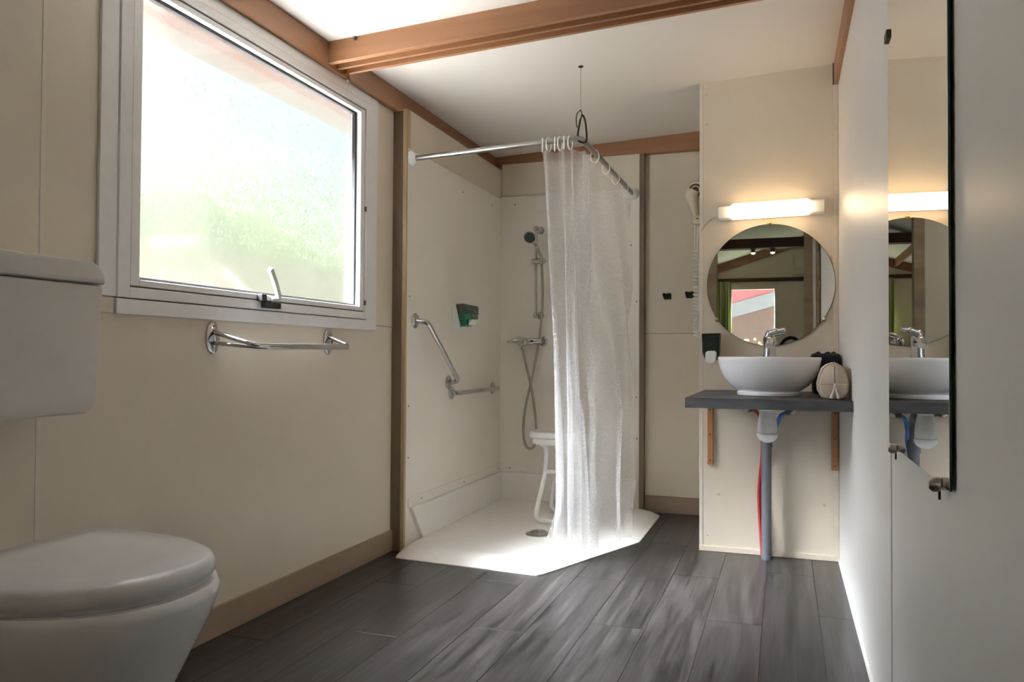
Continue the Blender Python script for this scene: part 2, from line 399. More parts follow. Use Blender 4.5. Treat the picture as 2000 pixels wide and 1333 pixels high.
# partition the photograph is taken through (seen in the mirrors only)
bm = NB()
box(bm, -1.80, -0.585, 0.20, 0.30, -0.1, 2.3); box(bm, XR+0.0, 1.9, 0.20, 0.30, -0.1, 2.3)
box(bm, -1.80, 1.9, 0.20, 0.30, 2.3, 3.4)
wf = struct(obj('wall_front', bm, 'panel'), 'partition with the tall bathroom doorway')
for (a, b_) in ((-0.652, -0.572), (0.160, 0.230)):
    obj('door_jamb', bx(a, b_, 0.185, 0.315, 0, 2.26), 'oak_jamb', wf, bevel=0.002)

# ceiling
def slab(name, x0, x1, y0, y1, t=0.06, mat='ceiling_white', f=zc):
    bm = NB(); prism(bm, [(x0, f(x0)), (x1, f(x1)), (x1, f(x1)+t), (x0, f(x0)+t)], 'y', y0, y1); return obj(name, bm, mat)
struct(slab('ceiling', -1.80, 0.30, 0.25, 4.68), 'smooth off-white sloping ceiling')

# ceiling trims in brown stained wood
o = struct(obj('trim_1', bx(XL-0.01, XL+0.028, 0.3, YSH+0.06, 2.034, 2.15), 'beam_y', bevel=0.002), 'brown wooden beam along the top of the left wall')
o = struct(obj('trim_2', bx(XL, XP+0.01, YB-0.045, YB+0.01, 2.083, 2.20), 'beam_x', bevel=0.002), 'brown wooden beam along the top of the back wall')
tr3 = struct(obj('trim_3', bx(XR-0.018, XR+0.01, 0.3, YS-0.002, 2.12, 2.26), 'beam_y', bevel=0.004), 'brown wooden batten along the top of the right wall')
obj('end_gap', bx(XR-0.024, XR-0.0185, YS-0.014, YS-0.001, 2.12, 2.225), 'seam_dark', tr3)
# sliding track beam crossing the ceiling
def skew(bm, y0, y1, zlo, zhi, x0=XL+0.026, x1=XR-0.02):
    """beam parallel to the sloping ceiling; zlo/zhi are drops below it"""
    prism(bm, [(x0, zc(x0)-zhi), (x1, zc(x1)-zhi), (x1, zc(x1)-zlo), (x0, zc(x0)-zlo)], 'y', y0, y1)
bm = NB(); skew(bm, 2.645, 2.67, -0.005, 0.085); tb = struct(obj('trim_4', bm, 'beam_x', bevel=0.002), 'brown wooden beam with sliding door grooves crossing the ceiling')
bm = NB(); skew(bm, 2.67, 2.785, -0.005, 0.052); obj('track_board', bm, 'beam_x', tb)
for (a, b_) in ((2.712, 2.726), (2.768, 2.785)):
    bm = NB(); skew(bm, a, b_, 0.045, 0.085); obj('track_rib', bm, 'beam_x', tb, bevel=0.0015)
bm = NB(); lathe(bm, [(0.008, 0), (0.008, -0.004), (0.002, -0.006)], (-1.57, 2.645, zc(-1.57)-0.008), 'y', 12, False, True); obj('bolt_hole', bm, 'rubber', tb)
hk = thing('brass_hook', (-1.66, 2.74, 2.03), 'tiny brass hook under the ceiling track beam by the window', 'hook')
bm = NB(); tube(bm, smooth_path([(-1.663, 2.75, 2.05), (-1.663, 2.75, 2.028), (-1.66, 2.743, 2.016), (-1.655, 2.735, 2.022)]), 0.0045, 8); obj('shank', bm, 'brass', hk, smooth=True)
bm = NB(); lathe(bm, [(0.004, 0.018), (0.008, 0.014), (0.008, 0.002), (0.004, -0.002)], (-1.655, 2.735, 2.0), 'z', 10, True, True); obj('roller', bm, 'brown_grille', hk, smooth=True)

# baseboards
bbl = struct(obj('baseboard_left', bx(XL-0.002, XL+0.012, 0.30, 3.245, 0, 0.095), 'baseboard', bevel=0.002), 'taupe baseboard along the window wall')
struct(obj('baseboard_back', bx(-0.775, XP, YB-0.014, YB+0.002, 0, 0.095), 'baseboard_x', bevel=0.002), 'taupe baseboard on the back wall by the shower')
struct(obj('baseboard_washbasin', bx(XP-0.004, XR-0.001, YS-0.010, YS+0.004, 0, 0.024), 'trim_cream', bevel=0.002), 'thin cream floor strip under the washbasin wall')
struct(obj('baseboard_right', bx(XR-0.006, XR+0.004, 0.30, YS-0.006, 0, 0.012), 'panel_right', bevel=0.002), 'thin pale floor strip along the right wall')

# ------------------------------------------------------------------ window
wn = sroot('window_1', 'wide white-framed awning window with frosted glass', (XL, 2.35, 1.0))
obj('casing_board', bx(XL, XL+0.010, 1.588, 1.646, 1.055, 2.034), 'window_white', wn, bevel=0.002)
obj('casing_board', bx(XL, XL+0.010, 3.015, 3.078, 1.011, 2.034), 'window_white', wn, bevel=0.002)
obj('casing_board', bx(XL, XL+0.012, 1.648, 3.014, 1.009, 1.052), 'window_white', wn, bevel=0.002)
obj('casing_board', bx(XL, XL+0.010, 1.648, 3.014, 1.995, 2.034), 'window_white', wn, bevel=0.002)
obj('filler_block', bx(XL, XL+0.006, 1.600, 1.645, 1.011, 1.053), 'trim_cream', wn, bevel=0.001)
def ring_frame(name, x0, x1, y0, y1, z0, z1, t, mat, parent, tb_=None, bevel=0.002):
    tb_ = tb_ or t
    rs = []
    for (a, b_, c, d) in ((y0, y0+t, z0, z1), (y1-t, y1, z0, z1), (y0+t, y1-t, z0, z0+tb_), (y0+t, y1-t, z1-tb_, z1)):
        rs.append(obj(name, bx(x0, x1, a, b_, c, d), mat, parent, bevel=bevel))
    return rs
ring_frame('frame_rail', XL-0.045, XL+0.014, 1.649, 3.012, 1.055, 1.993, 0.042, 'window_white', wn, 0.030)
ring_frame('frame_gap', XL-0.04, XL+0.004, 1.690, 2.971, 1.084, 1.964, 0.006, 'seam_dark', wn, None, 0)
ring_frame('sash_rail', XL-0.040, XL+0.010, 1.696, 2.965, 1.090, 1.958, 0.032, 'window_white', wn, 0.018)
ring_frame('gasket', XL-0.030, XL-0.012, 1.728, 2.933, 1.108, 1.940, 0.012, 'rubber', wn, 0.010, 0.001)
obj('pane', bx(XL-0.029, XL-0.024, 1.735, 2.926, 1.110, 1.938), 'frosted_glass', wn)
for z in (1.53, 1.125):
    obj('hinge_pin', bx(XL+0.010, XL+0.017, 2.966, 2.974, z-0.01, z+0.01), 'seam_dark', wn)
hd = obj('latch_plate', bx(XL+0.010, XL+0.030, 2.262, 2.352, 1.086, 1.104), 'lever_grey', wn, bevel=0.002)
obj('latch_block', bx(XL+0.009, XL+0.032, 2.245, 2.272, 1.084, 1.108), 'black_plastic', wn, bevel=0.002)
obj('latch_keeper', bx(XL+0.014, XL+0.034, 2.262, 2.350, 1.062, 1.082), 'black_plastic', wn, bevel=0.002)
bm = NB(); tube(bm, fillet([(XL+0.030, 2.295, 1.094), (XL+0.034, 2.338, 1.098), (XL+0.056, 2.282, 1.150), (XL+0.070, 2.235, 1.192)], 0.018), 0.0105, 4)
obj('lever', bm, 'lever_grey', wn, smooth=True)

# ------------------------------------------------------------------ chrome rail below the window
tr_ = thing('towel_rail', (XL, 2.365, 0.95), 'chrome towel rail fixed below the frosted window', 'towel rail')
def oval_plate(bm, y, z, ry, rz, x0, x1):
    rings = []
    for (s, x) in ((1.0, x0), (1.0, x1-0.002), (0.9, x1)):
        rings.append([(x, y+ry*s*math.cos(2*PI*i/28), z+rz*s*math.sin(2*PI*i/28)) for i in range(28)])
    loft(bm, rings)
for y in (2.035, 2.700):
    bm = NB(); oval_plate(bm, y, 0.953, 0.030, 0.052, XL, XL+0.008); pl = obj('wall_plate', bm, 'chrome', tr_, smooth=True)
    for dz, mm in ((0.038, 'brass' if y < 2.2 else 'steel'), (-0.038, 'steel')):
        bm = NB(); ball(bm, (XL+0.0085, y, 0.953+dz), 0.006, 10, (0.5, 1, 1)); obj('screw', bm, mm, pl, smooth=True)
bm = NB(); tube(bm, fillet([(XL+0.004, 2.035, 0.972), (XL+0.150, 2.045, 0.932), (XL+0.150, 2.10, 0.930), (XL+0.095, 2.712, 0.936), (XL+0.004, 2.700, 0.972)], 0.03, 8), 0.0075, 12)
obj('upper_bar', bm, 'chrome', tr_, smooth=True)
bm = NB(); tube(bm, fillet([(XL+0.004, 2.035, 0.937), (XL+0.075, 2.045, 0.930), (XL+0.150, 2.098, 0.9225), (XL+0.095, 2.712, 0.928), (XL+0.004, 2.700, 0.940)], 0.03, 8), 0.0065, 12)
obj('lower_bar', bm, 'chrome', tr_, smooth=True)

# ------------------------------------------------------------------ toilet
to = thing('toilet', (-1.30, 1.18, 0), 'white toilet with closed lid below the wall cistern', 'toilet')
TCX, TCY = -1.29, 1.180
def dshape(scale=1.0, shift=0.0, half=0.238, x0=-1.52, x1=-1.048, n_=40, wscale=None):
    xs = x0 + 0.09; pts = []
    for i in range(n_+1):
        a = -PI/2 + PI*i/n_; e = 2/2.4
        cx = abs(math.cos(a))**e; sy = math.copysign(abs(math.sin(a))**e, math.sin(a))
        pts.append((xs + (x1-xs)*cx, TCY + half*sy))
    pts += [(x0+0.035, TCY+half*0.99), (x0+0.006, TCY+half*0.965), (x0, TCY+half*0.93), (x0, TCY), (x0, TCY-half*0.93), (x0+0.006, TCY-half*0.965), (x0+0.035, TCY-half*0.99)]
    ws_ = wscale or scale
    return [(TCX + (p[0]-TCX)*scale + shift, TCY + (p[1]-TCY)*ws_) for p in pts]
def rings_z(spec): return [[(p[0], p[1], z) for p in dshape(s, sh, wscale=wsc)] for (s, sh, z, wsc) in spec]
bm = NB(); loft(bm, rings_z([(0.93, 0, 0.462, 0.93), (0.985, 0, 0.464, 0.985), (1.0, 0, 0.471, 1.0), (1.0, 0, 0.481, 1.0), (0.99, 0, 0.491, 0.99), (0.97, 0, 0.497, 0.968), (0.93, 0, 0.5005, 0.925), (0.6, 0, 0.503, 0.6), (0.1, 0, 0.504, 0.1)]))
obj('lid', bm, 'toilet_plastic', to, smooth=True)
bm = NB(); loft(bm, rings_z([(0.86, 0, 0.450, 0.86), (0.93, 0, 0.451, 0.93), (0.945, 0, 0.455, 0.945), (0.94, 0, 0.461, 0.94), (0.86, 0, 0.4618, 0.86)]))
obj('seat', bm, 'toilet_plastic', to, smooth=True)
bm = NB(); loft(bm, rings_z([(0.80, -0.03, 0.0, 0.74), (0.79, -0.03, 0.02, 0.72), (0.74, -0.04, 0.06, 0.66), (0.72, -0.045, 0.12, 0.64), (0.74, -0.045, 0.17, 0.66), (0.795, -0.036, 0.23, 0.74), (0.885, -0.018, 0.31, 0.875), (0.97, 0.0, 0.385, 0.975), (1.008, 0.008, 0.430, 1.003), (1.012, 0.008, 0.445, 1.006), (0.995, 0.006, 0.4535, 0.99), (0.9, 0, 0.4545, 0.9)]))
obj('bowl', bm, 'ceramic', to, smooth=True)
obj('back_ledge', bx(-1.69, -1.49, 1.03, 1.33, 0.0, 0.43), 'ceramic', to, bevel=0.02, bseg=3)
for y in (1.10, 1.26):
    bm = NB(); lathe(bm, [(0.013, -0.02), (0.013, 0.02)], (-1.512, y, 0.478), 'y', 14, True, True); obj('hinge', bm, 'toilet_plastic', to, smooth=True)
ci = thing('toilet_cistern', (XL, 1.195, 0.76), 'white plastic wall cistern left of the window', 'cistern')
def rrect(y0, y1, z0, z1, rt, rb, taper=0.0, n_=7):
    """rounded rectangle in y,z; rt/rb top and bottom corner radii"""
    pts = []
    for (cy, cz, r_, a0) in ((y1-rt, z1-rt, rt, 0), (y0+rt, z1-rt, rt, PI/2), (y0+rb+taper, z0+rb, rb, PI), (y1-rb-taper, z0+rb, rb, 1.5*PI)):
        for k in range(n_+1):
            a = a0 + (PI/2)*k/n_; pts.append((cy + r_*math.cos(a), cz + r_*math.sin(a)))
    return pts
def pillow_prism(bm, y0, y1, z0, z1, rt, rb, taper, x0, x1, e=0.010):
    cy, cz = (y0+y1)/2, (z0+z1)/2; P = rrect(y0, y1, z0, z1, rt, rb, taper); rings = []
    for (d, x) in ((0, x0), (0, x1-e), (e*0.3, x1-e*0.3), (e, x1)):
        ky, kz = 1-d/((y1-y0)/2), 1-d/((z1-z0)/2)
        rings.append([(x, cy+(p[0]-cy)*ky, cz+(p[1]-cz)*kz) for p in P])
    loft(bm, rings)
bm = NB(); pillow_prism(bm, 0.947, 1.443, 0.760, 1.0625, 0.004, 0.032, 0.016, XL+0.001, -1.533); obj('tank', bm, 'cistern_plastic', ci, smooth=True)
bm = NB(); pillow_prism(bm, 0.943, 1.447, 1.0645, 1.117, 0.045, 0.003, 0, XL+0.001, -1.529); obj('tank_lid', bm, 'cistern_plastic', ci, smooth=True)
bm = NB(); lathe(bm, [(0.022, 0), (0.022, 0.008), (0.018, 0.010)], (-1.62, 1.195, 1.117), 'z', 20, False, True); obj('flush_button', bm, 'chrome', ci, smooth=True)
bm = NB(); tube(bm, [(-1.625, 1.18, 0.765), (-1.625, 1.18, 0.4305)], 0.024, 18); obj('flush_pipe', bm, 'pvc_white', ci, smooth=True)

# ------------------------------------------------------------------ shower enclosure
se = sroot('wall_shower', 'white panelled shower corner with brown edge posts', (-1.2, 4.0, 0))
obj('post', bx(XL, -1.670, 3.242, 3.29, 0, 2.035), 'post_brown', se, bevel=0.001)
obj('post', bx(-0.795, -0.768, YSH-0.004, YB, 0, 2.083), 'post_brown', se, bevel=0.001)
obj('panel_edge', bx(-1.6695, -1.652, 3.246, 3.29, 0.0, 2.045), 'edge_wood', se)
obj('upper_side_panel', bx(-1.67, -1.655, 3.285, YSH+0.03, 1.60, 2.050), 'panel', se, bevel=0.001, bseg=1)
obj('side_panel', bx(-1.668, XSH, 3.262, YSH+0.005, 0.0, 1.866), 'panel_white', se, bevel=0.0015)
obj('upper_back_panel', bx(XSH, -0.797, YSH+0.006, YB, 1.60, 2.10), 'panel', se, bevel=0.001, bseg=1)
obj('back_panel', bx(XSH-0.01, -0.7955, YSH, YB, 0.0, 1.880), 'panel_white', se, bevel=0.0015)
bm = NB(); box(bm, XSH-0.005, XSH+0.0035, 3.285, YSH, 0.193, 0.238); obj('seal_band', bm, 'panel_white', se, bevel=0.0012)
bm = NB(); box(bm, XSH+0.0035, -0.80, YSH-0.0035, YSH+0.005, 0.193, 0.238); obj('seal_band', bm, 'panel_white', se, bevel=0.0012)
def screw(parent, c, axis, r_=0.0042, mat='screw_dark'):
    bm = NB(); h = {'x': [(r_, 0), (r_*0.9, 0.0012), (r_*0.3, 0.002)], 'y': [(r_, 0), (r_*0.9, -0.0012), (r_*0.3, -0.002)]}[axis]
    lathe(bm, h, c, axis, 10, False, True); obj('screw', bm, mat, parent, smooth=True)
for (y, z) in ((3.285, 1.175), (3.285, 0.665), (3.285, 0.425), (3.92, 1.79), (4.36, 1.80)): screw(se, (XSH, y, z), 'x')
for (y, z) in ((3.42, 0.216), (3.95, 0.216), (4.49, 0.216)): screw(se, (XSH+0.0035, y, z), 'x')
for (x, z) in ((-1.562, 1.83), (-0.812, 1.22), (-0.812, 0.665), (-0.808, 0.425), (-0.845, 1.55)): screw(se, (x, YSH, z), 'y')
for (x, z) in ((-1.585, 0.216), (-1.2, 0.216), (-0.835, 0.216)): screw(se, (x, YSH-0.0035, z), 'y')

# tray with ramped edge
st = thing('shower_tray', (-1.2, 3.8, 0), 'white floor-level shower tray with ramped rim and cut corner', 'shower tray')
outer = [(-1.643, 3.165), (-1.628, 3.128), (-1.60, 3.122), (-0.985, 3.078), (-0.958, 3.080), (-0.940, 3.100), (-0.675, 3.765), (-0.664, 3.80), (-0.664, 4.44), (-0.672, 4.475), (-0.70, 4.50), (-0.795, YSH-0.001), (XSH+0.001, YSH-0.001), (XSH+0.001, 3.30)]
inner = [(-1.63, 3.29), (-1.60, 3.265), (-1.58, 3.255), (-1.03, 3.215), (-1.012, 3.217), (-1.002, 3.23), (-0.775, 3.80), (-0.767, 3.83), (-0.767, 4.44), (-0.770, 4.46), (-0.785, 4.475), (-0.82, YSH-0.03), (XSH+0.03, YSH-0.03), (-1.63, 3.33)]
mid = [((a[0]*0.55+b_[0]*0.45), (a[1]*0.55+b_[1]*0.45)) for a, b_ in zip(outer, inner)]
inn2 = [(-1.18 + (p[0]+1.18)*0.93, 3.88 + (p[1]-3.88)*0.93) for p in inner]
bm = NB()
loft(bm, [[(p[0], p[1], 0.0005) for p in outer], [(p[0], p[1], 0.0045) for p in outer], [(p[0], p[1], 0.024) for p in mid], [(p[0], p[1], 0.033) for p in inner], [(p[0], p[1], 0.022) for p in inn2]], True, False)
top = [v for v in bm.verts if abs(v.co.z-0.022) < 1e-6]
cv = bm.verts.new((-1.155, 3.74, 0.014))
bm.verts.ensure_lookup_table()
n_ = len(outer); last = bm.verts[4*n_:5*n_]
for i in range(n_): bm.faces.new((last[i], last[(i+1) % n_], cv))
obj('basin', bm, 'tray_white', st, smooth=True)
bm = NB(); prism(bm, [(3.295, 0.192), (YSH, 0.192), (YSH, 0.012), (3.425, 0.012)], 'x', XSH, XSH+0.020); obj('upstand', bm, 'tray_white', st, bevel=0.003)
bm = NB(); prism(bm, [(XSH+0.018, 0.192), (-0.800, 0.192), (-0.835, 0.012), (XSH+0.018, 0.012)], 'y', YSH-0.020, YSH); obj('upstand', bm, 'tray_white', st, bevel=0.003)
dr = obj('drain_flange', NB() if False else (lambda b0: (lathe(b0, [(0.066, 0.0), (0.064, 0.006), (0.052, 0.008)], (-1.155, 3.74, 0.0135), 'z', 36, False, True), b0)[1])(NB()), 'steel', st, smooth=True)
bm = NB(); lathe(bm, [(0.046, 0.0), (0.046, 0.004), (0.034, 0.012), (0.012, 0.015)], (-1.155, 3.74, 0.0215), 'z', 32, False, True); obj('drain_cover', bm, 'chrome', dr, smooth=True)

# curtain rod
RZ, RX, RY = 1.850, -0.835, 3.292
rod = thing('curtain_rod', (RX, RY, RZ), 'L-shaped aluminium shower curtain rod', 'curtain rod')
bm = NB(); tube(bm, fillet([(XSH+0.01, RY, RZ-0.028), (RX, RY, RZ), (RX, YSH-0.01, RZ)], 0.045, 8), 0.0125, 16); obj('rod_tube', bm, 'alu', rod, smooth=True)
bm = NB(); lathe(bm, [(0.036, 0), (0.036, 0.004), (0.028, 0.014), (0.017, 0.024), (0.0135, 0.026)], (XSH, RY, RZ-0.028), 'x', 24, True, True); obj('wall_flange', bm, 'white_plastic', rod, smooth=True)
bm = NB(); lathe(bm, [(0.036, 0), (0.036, -0.004), (0.028, -0.014), (0.017, -0.024), (0.0135, -0.026)], (RX, YSH, RZ), 'y', 24, True, True); obj('wall_flange', bm, 'white_plastic', rod, smooth=True)
# suspension
sp = thing('suspension_cable', (RX-0.005, RY+0.01, 2.16), 'thin cable with black clip holding up the curtain rod corner', 'cable')
zt = zc(RX)
bm = NB(); tube(bm, [(RX-0.006, RY+0.02, zt), (RX-0.004, RY+0.014, 1.972)], 0.0013, 6); obj('wire', bm, 'steel', sp)
bm = NB(); lathe(bm, [(0.012, 0), (0.010, -0.003), (0.004, -0.007)], (RX-0.006, RY+0.02, zt), 'z', 14, False, True); obj('ceiling_screw', bm, 'black_plastic', sp, smooth=True)
bm = NB(); tube(bm, smooth_path([(RX-0.004, RY+0.014, 1.976), (RX-0.022, RY+0.012, 1.955), (RX-0.022, RY+0.012, 1.91), (RX-0.012, RY+0.012, 1.90), (RX-0.004, RY+0.012, 1.93), (RX+0.001, RY+0.012, 1.96), (RX-0.004, RY+0.014, 1.976)], 5), 0.0022, 6); obj('cord_loop', bm, 'black_plastic', sp, smooth=True)
lp = smooth_path([(RX+0.004, RY+0.012, 1.955), (RX+0.014, RY+0.02, 1.93), (RX+0.020, RY+0.026, 1.87), (RX+0.018, RY+0.026, 1.840), (RX+0.004, RY+0.014, 1.832), (RX-0.012, RY+0.004, 1.842), (RX-0.013, RY+0.003, 1.872), (RX-0.004, RY+0.008, 1.93)], 6)
bm = NB(); tube(bm, lp, 0.0042, 8, closed=True); obj('carabiner', bm, 'black_plastic', sp, smooth=True)

# shower curtain
def lerp(a, b_, t): return a+(b_-a)*t
def poly_at(P, t):
    L_ = [0]
    for a, b_ in zip(P, P[1:]): L_.append(L_[-1] + math.dist(a, b_))
    s = t*L_[-1]
    for i in range(len(P)-1):
        if s <= L_[i+1] or i == len(P)-2:
            k = (s-L_[i])/(L_[i+1]-L_[i]); return tuple(lerp(P[i][j], P[i+1][j], k) for j in range(len(P[0])))
NU, NV = 300, 90
bm = NB(); uvl = bm.loops.layers.uv.new('uv'); grid = []
TOPZ = RZ-0.045
topA = [(-1.015, RY), (RX-0.035, RY), (RX, RY+0.035), (RX, 3.40)]; topB = [(RX, 3.40), (RX, YSH-0.06)]
botA = [(-0.955, 3.385), (-0.925, 3.345), (-0.875, 3.33), (-0.82, 3.42)]; botB = [(-0.82, 3.42), (-0.755, 3.56), (-0.690, 3.68)]
for j in range(NV+1):
    v = j/NV; row = []
    for i in range(NU+1):
        u = i/NU
        if u < 0.66: s = u/0.66; tp = poly_at(topA, s); bt = poly_at(botA, s)
        else: s = (u-0.66)/0.34; tp = poly_at(topB, s); bt = poly_at(botB, s)
        e = min(1, v*1.25)**0.9 if u < 0.66 else v**0.75
        x, y = lerp(tp[0], bt[0], e), lerp(tp[1], bt[1], e)
        # folds run down the cloth: tight at the bunched rings, wider below
        fa = lerp(0.018, 0.034, min(1, v*1.6)) if u < 0.66 else lerp(0.008, 0.030, v)
        if u > 0.58: fa *= lerp(1, 0.8, min(1, (u-0.58)/0.2))
        ph = 2*PI*(lerp(7.0, 5.0, min(1, 1.5*v))*u + 0.15*math.sin(3.1*u*2*PI) + 0.08*math.sin(2.2*v*PI + 9*u))
        off = fa*math.sin(ph) + 0.010*math.sin(2*ph + 5*v)*v + 0.006*math.sin(23*u + 11*v)*v
        nx, ny = (0.25, 0.97) if u < 0.45 else (0.93, 0.36)
        sw = 0.012*math.sin(ph + 1.57)
        x += nx*off + ny*sw*0.6; y += ny*off - nx*sw*0.6
        z = lerp(TOPZ, 0.05, v) - 0.010*abs(math.sin(PI*11*u))*(1-v)**6
        if u < 0.10:                                    # loose corner kicked out across the tray
            k = (1-u/0.10)*max(0, (v-0.86)/0.14)**1.5; x -= 0.085*k; y += 0.06*k; z += 0.0
        row.append(bm.verts.new((x, y, z)))
    grid.append(row)
for j in range(NV):
    for i in range(NU):
        f = bm.faces.new((grid[j][i], grid[j][i+1], grid[j+1][i+1], grid[j+1][i]))
        for lpp, (a, b_) in zip(f.loops, ((i, j), (i+1, j), (i+1, j+1), (i, j+1))): lpp[uvl].uv = (a/NU*1.8, 1.8*(1-b_/NV))
cu = tag(obj('shower_curtain', bm, 'curtain_film', smooth=True), 'translucent white embossed shower curtain gathered at the rod corner', 'shower curtain')
# curtain rings
bm = NB(); tube(bm, [(0.024*math.cos(a)*0.8, 0, -0.012 + 0.030*math.sin(a)) for a in [2*PI*k/24 for k in range(24)]], 0.0028, 8, closed=True)
ring0 = obj('curtain_ring', bm, 'ring_white', smooth=True)
spots = []
for k, x in enumerate((-1.008, -0.980, -0.952, -0.928, -0.910, -0.882)):
    nth = ('leftmost', 'second from left', 'third from left', 'third nearest the corner', 'second nearest the corner', 'nearest the corner')[k]
    spots.append(((x, RY, RZ-0.006), PI/2 + 0.3*(-1)**k, 'white ring of the bunch at the rod corner, ' + nth, 'curtain rings bunched at the corner'))
for k, y in enumerate((3.56, 3.80, 4.04, 4.28, 4.46)):
    nth = ('nearest the black clip', 'second from the black clip', 'middle of five', 'second from the back flange', 'touching the back flange')[k]
    spots.append(((RX, y, RZ-0.004), PI/2*0 + 0.35 + 0.12*random.uniform(-1, 1), 'white ring spaced along the receding rod, ' + nth, 'curtain rings along the back rod'))
for k, (loc, rz, lab, grp) in enumerate(spots):
    o = ring0 if k == 0 else ring0.copy()
    if k: COL.objects.link(o)
    o.location = loc; o.rotation_euler = (0, 0, rz); tag(o, lab, 'curtain ring', grp)

# grab bars
gb = thing('grab_bar', (XSH, 3.53, 0.75), 'slanted chrome grab bar on the left shower panel', 'grab bar')
def flange_x(bm, y, z, r_=0.036): lathe(bm, [(r_, 0), (r_, 0.005), (r_*0.82, 0.010), (r_*0.45, 0.013)], (XSH, y, z), 'x', 24, True, True)
for (y, z) in ((3.342, 1.064), (3.735, 0.762)):
    bm = NB(); flange_x(bm, y, z); f_ = obj('wall_flange', bm, 'chrome', gb, smooth=True)
    for k in range(3):
        a = k*2*PI/3+0.4; bm = NB(); ball(bm, (XSH+0.0095, y+0.024*math.cos(a), z+0.024*math.sin(a)), 0.005, 8, (0.5, 1, 1)); obj('screw', bm, 'steel', f_, smooth=True)
bm = NB(); tube(bm, fillet([(XSH+0.005, 3.342, 1.064), (XSH+0.062, 3.350, 1.058), (XSH+0.062, 3.730, 0.768), (XSH+0.005, 3.735, 0.762)], 0.038, 8), 0.0125, 16); obj('bar', bm, 'chrome', gb, smooth=True)
gb2 = thing('grab_bar', (XSH, 4.08, 0.70), 'short level chrome grab bar low on the left shower panel', 'grab bar')
for (y, z) in ((3.775, 0.706), (4.385, 0.708)):
    bm = NB(); flange_x(bm, y, z); obj('wall_flange', bm, 'chrome', gb2, smooth=True)
bm = NB(); tube(bm, fillet([(XSH+0.005, 3.775, 0.706), (XSH+0.045, 3.778, 0.706), (XSH+0.045, 4.382, 0.708), (XSH+0.005, 4.385, 0.708)], 0.03, 8), 0.0125, 16); obj('bar', bm, 'chrome', gb2, smooth=True)

# soap dispenser of the shower (seen from its side)
sd = thing('soap_dispenser', (XSH, 3.83, 1.05), 'wall soap dispenser with bright green soap in the shower', 'soap dispenser')
bm = NB(); prism(bm, [(XSH, 1.045), (XSH+0.045, 1.048), (XSH+0.02, 1.17), (XSH, 1.17)], 'y', 3.785, 3.875); obj('back_plate', bm, 'white_plastic', sd, bevel=0.003)
bm = NB(); prism(bm, [(XSH+0.020, 1.170), (XSH+0.060, 1.173), (XSH+0.108, 1.163), (XSH+0.112, 1.152), (XSH+0.112, 1.120), (XSH+0.033, 1.120)], 'y', 3.782, 3.878); obj('tank', bm, 'tank_smoke', sd, bevel=0.002)
bm = NB(); prism(bm, [(XSH+0.024, 1.150), (XSH+0.110, 1.128), (XSH+0.110, 1.094), (XSH+0.085, 1.091), (XSH+0.080, 1.060), (XSH+0.052, 1.052)], 'y', 3.783, 3.877); obj('soap_fill', bm, 'soap_green', sd, bevel=0.003)
bm = NB(); prism(bm, [(XSH+0.086, 1.090), (XSH+0.113, 1.092), (XSH+0.110, 1.070), (XSH+0.083, 1.060)], 'y', 3.80, 3.86); obj('push_button', bm, 'white_plastic', sd, bevel=0.004)

# shower set
sr = thing('shower_rail', (-1.405, YSH, 1.15), 'chrome shower riser rail with hand shower on the back panel', 'shower rail')
for z in (1.662, 1.145):
    bm = NB(); lathe(bm, [(0.024, 0), (0.024, -0.006), (0.017, -0.012), (0.015, -0.045), (0.013, -0.062)], (-1.395, YSH, z), 'y', 20, True, True); wbk = obj('wall_bracket', bm, 'chrome', sr, smooth=True)
    bm = NB(); ball(bm, (-1.405, YSH-0.06, z), 0.019, 14); obj('end_cap', bm, 'chrome', wbk, smooth=True)
bm = NB(); tube(bm, [(-1.405, YSH-0.06, 1.672), (-1.405, YSH-0.06, 1.135)], 0.009, 14); obj('riser', bm, 'chrome', sr, smooth=True)
bm = NB(); tube(bm, [(-1.428, YSH-0.06, 1.468), (-1.356, YSH-0.065, 1.470)], 0.017, 16); obj('slider', bm, 'chrome', sr, smooth=True)
bm = NB(); lathe(bm, [(0.016, 0), (0.018, -0.03), (0.017, -0.05)], (-1.358, YSH-0.05, 1.47), 'y', 14, True, True); obj('slider_clamp', bm, 'chrome', sr, smooth=True)
bm = NB(); tube(bm, smooth_path([(-1.358, YSH-0.095, 1.445), (-1.364, YSH-0.095, 1.49), (-1.385, YSH-0.12, 1.55), (-1.405, YSH-0.15, 1.60)]), [0.012]*6 + [0.011]*10 + [0.013]*5 + [0.018]*4, 14); hs = obj('hand_shower', bm, 'chrome', sr, smooth=True)
hm = Matrix.Translation((-1.408, YSH-0.175, 1.595)) @ Vector((0.03, -0.80, -0.55)).to_track_quat('Z', 'Y').to_matrix().to_4x4()
bm = NB(); lathe(bm, [(0.014, -0.024), (0.030, -0.014), (0.038, -0.002), (0.037, 0.004)], (0, 0, 0), 'z', 28, True, True); bmesh.ops.transform(bm, matrix=hm, verts=bm.verts[:]); obj('spray_head', bm, 'chrome', hs, smooth=True)
plain('spray_face_mat', (0.05, 0.07, 0.07), 0.5)
bm = NB(); lathe(bm, [(0.033, 0.0045), (0.031, 0.0075), (0.012, 0.009)], (0, 0, 0), 'z', 28, False, True); bmesh.ops.transform(bm, matrix=hm, verts=bm.verts[:]); obj('spray_face', bm, 'spray_face_mat', hs, smooth=True)
